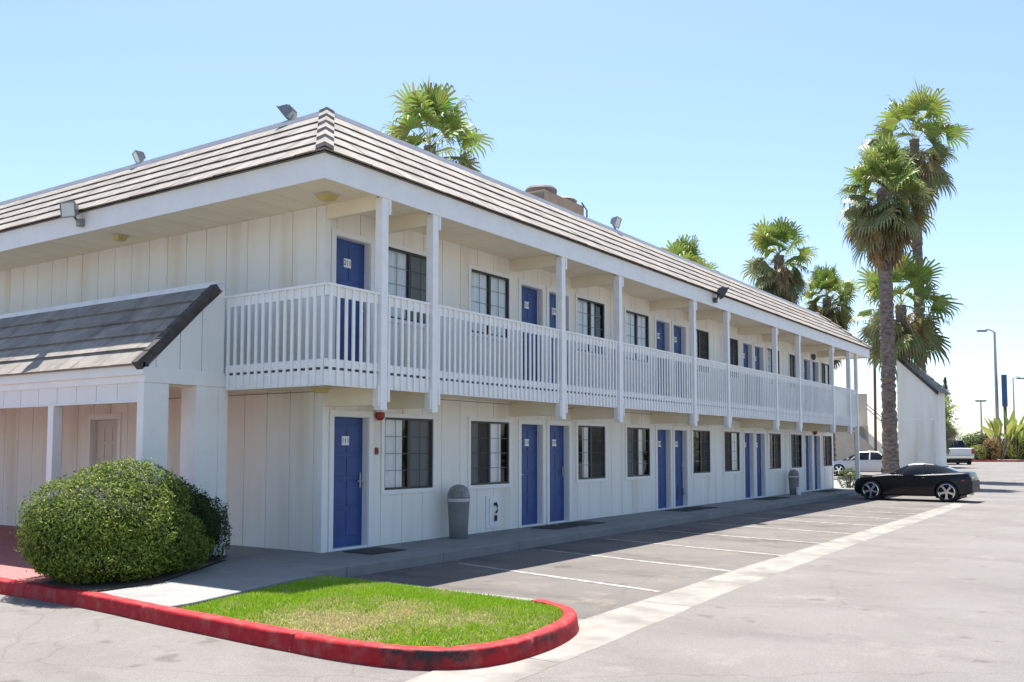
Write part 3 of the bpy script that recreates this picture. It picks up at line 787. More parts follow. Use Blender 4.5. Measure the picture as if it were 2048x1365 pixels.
# polygon in (x,z) built as clad boards clipped by the slope
apx = (-1.10, 3.86); lowx = (-2.29, 2.66)
def slope_z(x): return lerp(lowx[1], apx[1], (x-lowx[0])/(apx[0]-lowx[0]))
xx = lowx[0]+.02; 
gx = [lowx[0]+.0, -2.18, -1.80, -1.44, -1.06]
for i in range(len(gx)-1):
    a, c = gx[i]+.006, gx[i+1]-.006
    z1a, z1c = min(slope_z(a), 3.86), min(slope_z(c), 3.86)
    b.prism([(a,2.64),(c,2.64),(c,z1c),(a,z1a)], PGY, PGY+.03, 'y')
b.prism([(lowx[0]+.02,2.65),(-1.07,2.65),(-1.07,3.82),(lowx[0]+.02,2.69)], PGY+.02, PGY+.05, 'y')
b.build('porch_gable', 'siding2', motel)
b = MB()
b.box(-2.36, -1.0, PGY-.012, PGY+.14, 2.43, 2.64)               # beam on the gable side
b.box(-2.36, -2.30, PGY+.14, YB+2, 2.43, 2.64)                  # long beam
b.box(-2.40, -2.362, PGY-.03, YB+2, 2.53, 2.70)                 # gutter/fascia board
b.build('porch_beam', 'trim', motel, bevel=.004)
b = MB(); siding(b, (-2.335,0,0), (0,1,0), (-1,0,0), PGY+.15, YB+2, 2.19, 2.43, [], 0.1, pitch=.50); b.box(-2.32,-2.30,PGY+.14,YB+2,2.20,2.43); b.box(-2.35,-2.28,PGY+.15,YB+2,2.165,2.19)
b.build('porch_header', 'siding2', motel)
b = MB(); b.box(-2.355, -1.965, PGY+.002, PGY+.15, 0, 2.43); b.build('porch_pillar', 'trim', motel, bevel=.006)
b = MB(); b.box(-1.51, -1.13, PGY+.004, PGY+.35, 0, 2.43); b.box(-1.128, -.965, PGY, PGY+.12, 0, 2.43); b.build('porch_pillar', 'trim', motel, bevel=.006)
for yy in (3.17, 6.4, 9.6): 
    b = MB(); b.box(-2.345, -2.20, yy, yy+.15, 0, 2.17); b.build('porch_post', 'trim', motel, bevel=.006)
b = MB(); b.box(-2.29, -.06, PGY+.15, YB+2, 2.645, 2.66); b.box(-2.29,-.06,PGY+.15,YB+2,2.41,2.43); b.build('porch_ceiling', 'soffit', motel)
# porch tiles
tb_ = MB(); p0 = Vector((-2.42, 2.66)); p1 = Vector((-1.16, 3.90)); sl2 = p1-p0; L2 = sl2.length; td = sl2/L2; nd = Vector((-td.y, td.x)); n2 = 5
for c in range(n2):
    lo = p0+td*(L2*c/n2-.03); hi = p0+td*(L2*(c+1)/n2+.01); s = PGY+.03+(.0 if c%2 else -.15)
    while s < YB+2:
        s0, s1 = max(s+.003, PGY+.03), s+.337; j = rng.uniform(-.004,.004); tn = rng.uniform(.86,1.05); T = (tn,tn,tn)
        LT = lo+nd*(.056+j); LB = lo+td*.012+nd*.016; HT = hi+nd*.022
        Q = lambda q, s_: (q.x, s_, q.y)
        tb_.face([Q(LT,s0),Q(LT,s1),Q(HT,s1),Q(HT,s0)], tint=T); tb_.face([Q(LB,s0),Q(LB,s1),Q(LT,s1),Q(LT,s0)], tint=T)
        UB = LB+td*.3; tb_.face([Q(LB,s0),Q(LB,s1),Q(UB,s1),Q(UB,s0)], tint=T)
        s += .34
tb_.face([(p0.x,PGY,p0.y),(p0.x,YB+2,p0.y),(p1.x,YB+2,p1.y),(p1.x,PGY,p1.y)], tint=(.5,.5,.5))
pr_ = tb_.build('porch_roof', 'tile', motel, recalc=False)
rk = MB()
for c in range(7):
    a = p0+td*(L2*c/7-.03); e = p0+td*(L2*(c+1)/7-.036)
    A1 = a+nd*.075; A2 = a-nd*.055; E1 = e+nd*.068; E2 = e-nd*.055
    pts = [(A1.x,PGY-.03,A1.y),(A2.x,PGY-.03,A2.y),(E2.x,PGY-.03,E2.y),(E1.x,PGY-.03,E1.y)]
    pts2 = [(x,PGY+.10,z) for x,_,z in pts]
    rk.face(pts); rk.face([pts[0],pts[3],pts2[3],pts2[0]]); rk.face([pts[0],pts2[0],pts2[1],pts[1]]); rk.face([pts[1],pts2[1],pts2[2],pts[2]]); rk.face(pts2[::-1]); rk.face([pts[3],pts[2],pts2[2],pts2[3]])
rk.build('rake_tiles', 'tile_dark', pr_)
b = MB(); b.box(-1.20, -1.055, PGY-.01, YB+2, 3.84, 3.945); b.box(-1.19,-1.06,PGY-.01,YB+2,3.945,3.975); b.build('porch_flashing', 'flash', pr_, bevel=.006)
b = MB(); b.box(-1.10, -1.055, PGY-.005, PGY+.06, 2.64, 3.84); b.box(-1.09,-.0,PGY+.15,YB,2.66,2.70); b.box(-1.09,-1.06,PGY+.06,YB,2.66,3.84); b.build('porch_upstand', 'siding2', motel)

# ================================================================= FIXTURES (things of their own)
def aim(loc, dirv, roll=0):
    q = Vector(dirv).normalized().to_track_quat('-Y', 'Z'); return Matrix.Translation(loc) @ q.to_matrix().to_4x4()
def floodlight(loc, facing, label, metal='metalgrey', stem=0.16, size=.30, arm=None, group='floodlights on the motel roof'):
    e = empty('floodlight', loc); tag(e, label, 'floodlight', group)
    h = Matrix.Translation((0,0,stem+size*.45)) @ Vector(facing).normalized().to_track_quat('-Y','Z').to_matrix().to_4x4()
    if arm: h = Matrix.Translation(Vector(arm)) @ Vector(facing).normalized().to_track_quat('-Y','Z').to_matrix().to_4x4()
    s = size/2
    b = MB(); i = len(b.v)
    fr = [(-s,-s*.35,-s*.8),(s,-s*.35,-s*.8),(s,-s*.35,s*.8),(-s,-s*.35,s*.8)]; bk = [(-s*.62,s*.55,-s*.5),(s*.62,s*.55,-s*.5),(s*.62,s*.55,s*.5),(-s*.62,s*.55,s*.5)]
    b.v += [tuple(h @ Vector(p)) for p in fr+bk]
    for q in ((3,2,1,0),(4,5,6,7),(0,1,5,4),(1,2,6,5),(2,3,7,6),(3,0,4,7)): b.f.append(tuple(i+k for k in q)); b.m.append(0); b.t.append((1,1,1))
    b.box(-s*1.04, s*1.04, -s*.48, -s*.3, s*.74, s*.86, M=h); b.box(-s*1.04, s*1.04, -s*.48, -s*.3, -s*.86, -s*.74, M=h)
    b.box(-s*1.04, -s*.93, -s*.48, -s*.3, -s*.74, s*.74, M=h); b.box(s*.93, s*1.04, -s*.48, -s*.3, -s*.74, s*.74, M=h)
    for k in range(5): b.box(-s*.5+k*s*.25-.004, -s*.5+k*s*.25+.004, s*.5, s*.68, -s*.4, s*.4, M=h)
    b.build('housing', metal, e, bevel=.004)
    l = MB(); l.box(-s*.92, s*.92, -s*.40, -s*.37, -s*.73, s*.73, M=h); l.build('lens', 'lens', e)
    k = MB()
    end = h @ Vector((0,s*.3,-s*.6))
    k.tube([(0,0,0),(0,0,min(.05,stem*.4)),tuple(end)] if not arm else [(0,0,0),(arm[0]*.3,arm[1]*.3,arm[2]*.1),tuple(end)], .022, 8)
    k.box(-.05,.05,-.05,.05,-.02,.015) if not arm else k.box(-.06,.06,-.06,.06,-.06,.06)
    k.build('bracket', metal, e, bevel=.003)
    return e
zr = prof_z1+.115
floodlight((0.42,1.30,zr), (-.35,.85,-.75), 'square grey floodlight tilted on the roof edge nearest the roof corner', size=.31, stem=.02, group='floodlights standing on the roof edge')
floodlight((0.42,5.35,zr), (-.9,.35,-.45), 'small pale floodlight on the roof edge above the left end wall', size=.27, stem=.02, group='floodlights standing on the roof edge')
floodlight((10.2,0.42,zr), (.1,-1,-.35), 'small silver floodlight on the roof edge to the right of the rooftop cooling unit', size=.30, stem=.08, group='floodlights standing on the roof edge')
floodlight((-1.23,4.45,5.30), (-.95,-.25,-.15), 'grey floodlight with wide glass on a rusty bracket on the left fascia board', metal='metalgrey', size=.30, stem=.1, arm=(-.16,.06,.2), group='floodlights bolted to the fascia')
floodlight((12.4,-1.23,5.30), (.5,-.7,-.45), 'dark brown floodlight bolted to the long front fascia board', metal='metaldark', size=.34, stem=.1, arm=(.05,-.18,.2), group='floodlights bolted to the fascia')

def ceiling_light(loc, label, s=.12):
    e = empty('ceiling_light', loc); tag(e, label, 'ceiling light', 'ceiling lights under the eaves')
    b = MB(); b.box(-s*1.05, s*1.05, -s*1.05, s*1.05, -.022, -.001); b.build('base', 'binband', e, bevel=.004)
    b = MB(); i = 0
    b.v = [(x*s,y*s,-.023) for x,y in ((-1,-1),(1,-1),(1,1),(-1,1))] + [(x*s*.72,y*s*.72,-.10) for x,y in ((-1,-1),(1,-1),(1,1),(-1,1))]
    b.f = [(7,6,5,4),(0,1,5,4),(1,2,6,5),(2,3,7,6),(3,0,4,7)]; b.m = [0]*5; b.t = [(1,1,1)]*5
    b.build('diffuser', 'yellowlens', e, bevel=.01)
ceiling_light((-.42,-.46,CZ), 'square yellowed ceiling light under the eaves at the building corner')
ceiling_light((-.55,4.4,CZ), 'small yellowed ceiling light under the left eaves above the clad end wall', s=.10)
ceiling_light((-.45,-.42,2.43), 'low ceiling light under the corner of the balcony', s=.10)

# rooftop cooling unit
e = empty('cooling_unit', (10.65,2.55,6.54)); tag(e, 'brown rooftop cooling unit with two round fan caps rising behind the roof edge', 'cooling unit')
b = MB(); b.box(-1.0,1.0,-.42,.42,0.15,1.52); b.build('casing', 'acbrown', e, bevel=.02)
b = MB(); b.box(-1.02,-1.001,-.40,.40,.3,1.45)
for k in range(9): b.box(-1.035,-1.02,-.38,.38,.36+.12*k,.40+.12*k)
b.build('grille', 'actop', e)
for cx_, hh in ((-.50,.19), (.52,.12)):
    b = MB(); b.lathe([(.40,1.52),(.42,1.52+hh*.7),(.38,1.52+hh),(.15,1.54+hh),(0.0,1.545+hh)], (cx_,0,0), 22); b.build('fan_cap', 'actop', e, smooth=True, autos=True)
b = MB(); b.tube([(1.08,-.46,0),(1.08,-.46,1.42),(.8,-.46,1.56)], .022, 8); b.build('pipe', 'metaldark', e)
b = MB(); b.box(-.98,.98,-.40,.40,0,.15); b.build('base', 'metaldark', e)
e = empty('roof_vent', (2.35,1.75,6.6)); tag(e, 'low grey vent box on the roof just right of the roof corner', 'vent')
b = MB(); b.box(-.5,.5,-.3,.3,0,.30); b.box(-.08,.14,-.15,.15,.30,.40); b.build('housing', 'metalgrey', e, bevel=.01)

# litter bins
def bin_(loc, label, s=1.0):
    e = empty('litter_bin', loc); tag(e, label, 'litter bin', 'litter bins on the walkway'); e.scale = (s,s,s)
    b = MB(); b.lathe([(.150,0),(.158,.01),(.172,.30),(.190,.60),(.197,.62),(.197,.64)], seg=28); b.build('body', 'bin', e, smooth=True, autos=True)
    b = MB(); b.lathe([(.200,.63),(.203,.64),(.203,.675),(.198,.685)], seg=28); b.build('rim', 'binband', e, smooth=True, autos=True)
    b = MB(); b.lathe([(.196,.68),(.196,.72),(.180,.80),(.145,.865),(.09,.905),(.03,.92),(0,.922)], seg=28); b.build('lid', 'binlid', e, smooth=True)
    b = MB(); M2 = Matrix.Rotation(R(-55),4,'Z')
    b.box(-.09,.09,-.2,-.155,.70,.80,M=M2); b.build('flap', 'bin', e, bevel=.01)
bin_((2.94,-.31,0), 'grey dome topped litter bin beside the first lower window, nearest the camera')
bin_((21.5,-.32,0), 'grey litter bin far along the walkway below the eighth lower window', .92)
# cleaning person-like thing next to far bin is a towel trolley in the photo: small white bucket
e = empty('bucket', (21.35,-.52,0)); tag(e, 'small white bucket standing in for a towel trolley in front of the far litter bin', 'bucket')
b = MB(); b.lathe([(.07,0),(.09,.26),(.095,.265)], seg=16); b.build('body', 'plate', e, smooth=True, autos=True)
b = MB(); b.tube([(-.09,0,.25),(-.06,0,.33),(0,0,.36),(.06,0,.33),(.09,0,.25)], .005, 6); b.build('handle', 'steel', e)

# fire bell, pull station, wall box, hose tap
e = empty('fire_bell', (1.20,-.02,2.10)); tag(e, 'dark red fire bell under a white box between the corner door and window', 'fire bell')
Mx = Matrix.Rotation(R(90),4,'X')
b = MB(); b.lathe([(.085,.02),(.088,.035),(.075,.075),(.04,.095),(0,.10)], seg=22, M=Mx, c=(0,.0,-.03)); b.build('gong', 'redalarm', e, smooth=True)
b = MB(); b.box(-.075,.075,-.14,.0,.015,.17); b.build('housing', 'trim', e, bevel=.004)
e = empty('fire_alarm_point', (1.175,-.001,1.50)); tag(e, 'tiny dark red fire alarm call point on the white wall below the bell', 'alarm')
b = MB(); b.box(-.032,.032,-.03,0,-.055,.055); b.build('case', 'redalarm', e, bevel=.006)
b = MB(); b.box(-.018,.018,-.036,-.0305,-.02,.012); b.build('handle', 'black', e)
e = empty('wall_box', (4.40,-.001,.36)); tag(e, 'white wall box with a black bent pipe tap below the second lower window', 'tap')
b = MB(); b.box(-.24,.20,-.02,0,-.30,.30); b.build('door_panel', 'siding2', e, bevel=.004)
b = MB(); b.box(-.14,.14,-.035,-.021,-.24,.26); b.build('back_plate', 'trim', e, bevel=.004)
b = MB(); b.tube([(-.01,-.045,.15),(.01,-.075,.17),(.03,-.08,.10),(.03,-.08,.02),(.01,-.06,-.03)], .017, 8); b.tube([(.015,-.06,-.06),(.015,-.06,-.17)], .026, 10); b.box(-.02,.025,-.07,-.035,.12,.17); b.build('tap', 'black', e, smooth=True, autos=True)
e = empty('outlet', (13.05,-.001,.42)); tag(e, 'small dark outlet on the lower wall between two windows', 'outlet')
b = MB(); b.box(-.05,.05,-.03,0,-.09,.09); b.build('cover', 'metaldark', e, bevel=.006)
e = empty('fire_bell', (24.95,-.03,2.17)); tag(e, 'dark red fire bell above the last pair of lower doors', 'fire bell')
b = MB(); b.lathe([(.12,.02),(.12,.04),(.10,.09),(.05,.12),(0,.125)], seg=18, M=Mx); b.build('gong', 'redalarm', e, smooth=True)
e = empty('fire_bell', (24.95,-.03,4.95)); tag(e, 'dark round bell above the last pair of upper doors', 'fire bell')
b = MB(); b.lathe([(.12,.02),(.12,.04),(.10,.09),(.05,.12),(0,.125)], seg=18, M=Mx); b.build('gong', 'metaldark', e, smooth=True)

# door mats
mats_ = [(.15,.95,'nearest black mat, before the corner door'),(5.25,6.2,'black mat before the left door of the first door pair'),(6.3,7.3,'black mat before the right door of the first door pair')]
for k in range(1,4):
    nm = ('second','third','last')[k-1]
    mats_ += [(5.25+PER*k,6.2+PER*k,'black mat before the left door of the %s door pair' % nm),(6.3+PER*k,7.25+PER*k,'black mat before the right door of the %s door pair' % nm)]
for a, c, lab in mats_:
    o = MB().box(-(c-a)/2*.92,(c-a)/2*.92,-.30,.30,0,.012).build('doormat', 'rubber', bevel=.004, loc=((a+c)/2+.05,-.52,.001)); o.rotation_euler.z = rng.uniform(-.05,.05)
    tag(o, lab, 'doormat', 'doormats on the walkway')

# ================================================================= HEDGE
def leaf_cloud(b, n, surf, size, cols, rng, jitter=.9):
    """surf(rng)->(point, normal, shade 0..1)"""
    for _ in range(n):
        p, nr, _s = surf(rng)
        nr = (nr + Vector((rng.uniform(-1,1),rng.uniform(-1,1),rng.uniform(-1,1)))*jitter).normalized()
        t = nr.cross(Vector((rng.uniform(-1,1),rng.uniform(-1,1),rng.uniform(-1,1)))).normalized(); q = nr.cross(t)
        l = size*rng.uniform(.6,1.3); wd = l*.34
        c0, c1 = cols[rng.randrange(len(cols))]; u = rng.random(); c = tuple(lerp(c0[k],c1[k],u) for k in range(3))
        b.face([p-t*l*.5, p-q*wd*.5+nr*l*.06, p+t*l*.5, p+q*wd*.5+nr*l*.06], tint=c)
def blob_surf(blobs, shell=.15):
    wts = [a*c_+a*b_+b_*c_ for (_,_,_,a,b_,c_) in blobs]; tot = sum(wts)
    def f(rng):
        while True:
            r0 = rng.uniform(0,tot); k = 0
            while r0 > wts[k]: r0 -= wts[k]; k += 1
            x,y,z,a,b_,c_ = blobs[k]
            d = Vector((rng.gauss(0,1),rng.gauss(0,1),rng.gauss(0,1))).normalized()
            e = 2.6; s = (abs(d.x)**e+abs(d.y)**e+abs(d.z)**e)**(-1/e); d2 = d*s
            bump = 1+.12*noise.noise(Vector((d.x*2.3+x,d.y*2.3+y,d.z*2.3)))+.11*noise.noise(Vector((d.x*6+x,d.y*6,d.z*6)))+(.10*rng.random() if rng.random() < .03 else 0)
            if noise.noise(Vector((d.x*9+x,d.y*9,d.z*9))) < -.28 and rng.random() < .75: continue
            m = (1-shell*rng.random()**1.6)*bump
            p = Vector((x+d2.x*a*m, y+d2.y*b_*m, z+d2.z*c_*m))
            if p.z < .02: continue
            inside_ = False
            for j, (x2,y2,z2,a2,b2,c2) in enumerate(blobs):
                if j != k and ((p.x-x2)/a2)**2+((p.y-y2)/b2)**2+((p.z-z2)/c2)**2 < .62: inside_ = True; break
            if inside_: continue
            return p, Vector((d.x/a,d.y/b_,d.z/c_)).normalized(), 0
    return f
def shrub(name, loc, blobs, n, size, cols, label, cat='bush', group=None, seed=1, core=True, rz=0):
    e = empty(name, loc, rz); tag(e, label, cat, group)
    rg = random.Random(seed); b = MB(); leaf_cloud(b, n, blob_surf(blobs), size, cols, rg); b.build('foliage', 'leaf', e, recalc=False)
    b = MB()
    for (x,y,z,a,bb,c) in blobs:
        for k in range(10):
            an = rg.uniform(0,6.28); rr = rg.uniform(.2,.85)
            b.tube([(x+.1*math.cos(an),y+.1*math.sin(an),0),(x+a*rr*.4*math.cos(an),y+bb*rr*.4*math.sin(an),z*.7),(x+a*rr*.8*math.cos(an),y+bb*rr*.8*math.sin(an),z+c*.45)], [.02,.014,.006], 5)
        if core:
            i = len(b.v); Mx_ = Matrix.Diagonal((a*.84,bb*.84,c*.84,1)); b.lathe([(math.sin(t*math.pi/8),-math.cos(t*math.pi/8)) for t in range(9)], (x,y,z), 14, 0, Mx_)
    b.build('branches', mat('bush_core_shade',(0.012,0.018,0.008),.9,(0.02,0.028,0.012),5,4) if core else 'stem', e, smooth=True)  # stems, plus a near-black core that paints the bush's inner shade
    return e
hcols = [((.17,.24,.03),(.33,.40,.06)),((.045,.085,.015),(.10,.17,.022)),((.15,.22,.03),(.29,.37,.05)),((.05,.095,.015),(.16,.24,.03)),((.045,.085,.015),(.11,.17,.02)),((.26,.28,.07),(.36,.36,.10))]
bl = [(-3.42,.02,.26,.70,.70,.30),(-2.75,.25,.26,.70,.72,.30),(-3.38,.26,.58,.80,.86,.62),(-2.98,.36,.76,.66,.70,.61),(-3.70,.14,.50,.52,.62,.50),(-3.12,.08,.44,.80,.72,.45)]
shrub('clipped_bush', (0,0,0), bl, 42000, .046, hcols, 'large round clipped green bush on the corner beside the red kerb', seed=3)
hd = [((.02,.05,.012),(.05,.095,.02)),((.03,.065,.018),(.07,.12,.025))]
shrub('clipped_bush', (0,0,0), [(-2.15,.70,.58,.52,.48,.54),(-1.72,.74,.44,.50,.44,.46)], 13000, .05, hd, 'smaller dark green bush tucked behind the large one beside the white pillar', seed=5)

# ================================================================= PALMS
def frond(b, base, az, el, L, Rr, cols, rng, droop=.5, n=20):
    """washingtonia fan leaf"""
    d = Vector((math.cos(az)*math.cos(el), math.sin(az)*math.cos(el), math.sin(el)))
    side = Vector((-math.sin(az), math.cos(az), 0)); 
    g = Vector((0,0,-1))
    p = Vector(base); pts = [p.copy()]
    for k in range(4):
        d = (d + g*droop*.09*(1 if el > -.9 else .3)).normalized(); p = p + d*L/4; pts.append(p.copy())
    up = side.cross(d).normalized()
    if up.z < 0 and el > -1.2: up = -up
    rl_ = rng.uniform(-1.15,1.15); side, up = (side*math.cos(rl_)+up*math.sin(rl_)).normalized(), (up*math.cos(rl_)-side*math.sin(rl_)).normalized()
    col = tuple(c for c in cols)
    pc = (col[0]*1.2+.03, col[1]*.95+.02, col[2]+.02)
    wv = .02
    for k in range(4):
        a, c = pts[k], pts[k+1]; b.face([a-side*wv, a+side*wv, c+side*wv*.8, c-side*wv*.8], tint=pc)
    hub = pts[-1]
    spread = R(rng.uniform(95,120))
    for i in range(n):
        t0 = -spread + 2*spread*i/n; t1 = -spread + 2*spread*(i+1)/n; tm = (t0+t1)/2
        def dirt(t): return (d*math.cos(t) + side*math.sin(t)).normalized()
        fold = .10 + .25*abs(math.sin(tm))
        rl = Rr*(1-.22*abs(tm)/spread)*rng.uniform(.85,1.08)
        mid = rl*.46
        dm = dirt(tm)
        pa = hub + dirt(t0)*mid + g*mid*.12*droop + up*(-.02); pb = hub + dirt(t1)*mid + g*mid*.12*droop + up*(-.02)
        pm = hub + dm*mid + up*.035 + g*mid*.12*droop
        tc = tuple(max(.004,c*rng.uniform(.8,1.2)) for c in col)
        b.face([hub, pa, pm], tint=tc); b.face([hub, pm, pb], tint=tc)
        q = pm + (dm*.75 + g*.35*droop*rng.uniform(.6,1.6)).normalized()*rl*.28; wd = (pb-pa).length*.30
        sd = (pb-pa).normalized()
        tip = q + (dm*.5 + g*1.0*droop*rng.uniform(.6,1.8)).normalized()*rl*.26
        ty = tuple(lerp(tc[k], (.30,.26,.12)[k], .25) for k in range(3))
        b.face([pa,pb,q+sd*wd,q-sd*wd], tint=tc); b.face([q-sd*wd,q+sd*wd,tip], tint=ty)
def palm(loc, H, tr, crown_r, label, seed, skirt=1.4, nf=34, ndead=26, lean=(0,0), trbot=None, dead_rate=.25, bright=1.0):
    e = empty('palm_tree', loc); tag(e, label, 'palm tree', 'fan palms around the motel')
    rg = random.Random(seed)
    t = MB(); pts = []; rad = []; n = int(H/.16); lx, ly = lean
    for k in range(n+1):
        u = k/n; pts.append((lx*u*u, ly*u*u, H*u)); r0 = lerp(trbot or tr*1.35, tr, min(1,u*4)) if u < .25 else lerp(tr, tr*.9, u)
        rad.append(r0*(1+.07*((k%2)*2-1)+rg.uniform(-.09,.09)))
    t.tube(pts, rad, 12); t.build('trunk', 'trunk', e)
    top = Vector((lx,ly,H))
    c = MB(); crown_r = crown_r*1.25; L = crown_r*.50; Rr = crown_r*.55
    nf = int(nf*1.9)
    for i in range(nf):
        u = i/(nf-1); el = R(lerp(88,-58,u**.92)) + rg.uniform(-.25,.25); az = i*2.39996+rg.uniform(-.3,.3)
        s = rg.uniform(.72,1.12)
        w_ = rg.random()
        col = (lerp(.16,.30,w_)*bright, lerp(.24,.36,w_)*bright, lerp(.045,.08,w_)) if u < .45 else (lerp(.15,.27,w_), lerp(.19,.27,w_), lerp(.075,.12,w_))
        if u > .6 and rg.random() < dead_rate: col = (.26,.20,.10)
        frond(c, top+Vector((0,0,.25-1.3*u)), az, el, L*s, Rr*s, col, rg, droop=lerp(.45,1.6,u)*rg.uniform(.8,1.3), n=19)
    c.build('crown', 'palm', e, recalc=False)
    d = MB()
    ndead = int(ndead*1.3)
    for i in range(ndead):
        u = i/ndead; el = R(lerp(-22,-84,u**.5)) ; az = i*2.39996
        w_ = rg.random(); col = (lerp(.20,.38,w_), lerp(.14,.27,w_), lerp(.075,.14,w_))
        if rg.random() < .3 and u < .5: col = (.10,.13,.06)
        frond(d, top+Vector((math.cos(az)*tr*.6,math.sin(az)*tr*.6,-.15-u*skirt)), az, el, L*.62, Rr*.85, col, rg, droop=.9, n=14)
    if ndead: d.build('dead_fronds', 'palm', e, recalc=False)
    return e
palm((36.75,-.16,-.15), 14.2, .34, 2.02, 'tall fan palm with the thick dark trunk standing right behind the black coupe', 21, skirt=2.3, nf=44, ndead=30, trbot=.40)
palm((47.2,.3,-.05), 19.5, .30, 2.6, 'tallest fan palm, its crown above all others', 22, skirt=1.2, nf=22, ndead=12, dead_rate=.4)
palm((44.8,.8,.0), 9.5, .32, 2.5, 'short fan palm with a wide drooping crown behind the two tall trunks', 23, skirt=.8, nf=24, ndead=8, dead_rate=.15)
palm((43.9,7.3,-.1), 13.0, .32, 2.0, 'fan palm with a heavy hanging skirt behind the right part of the roof', 24, skirt=3.4, nf=28, ndead=54)
palm((48.7,5.9,.0), 10.9, .30, 1.75, 'fan palm between the heavy skirted palm and the two tall palms', 25, skirt=3.2, nf=34, ndead=40)
palm((45.4,14.0,-.1), 12.6, .28, 2.1, 'palm with only its tips showing above the middle of the roof', 26, skirt=1.2, nf=30, ndead=8)
palm((19.15,13.6,-.15), 14.0, .28, 2.15, 'fan palm rising behind the left part of the roof near the corner', 27, skirt=1.2, nf=30, ndead=14, dead_rate=.1)
palm((60.5,2.05,.2), 3.6, .34, 1.7, 'squat fan palm on the right of the white stair enclosure', 28, skirt=1.6, nf=34, ndead=24)

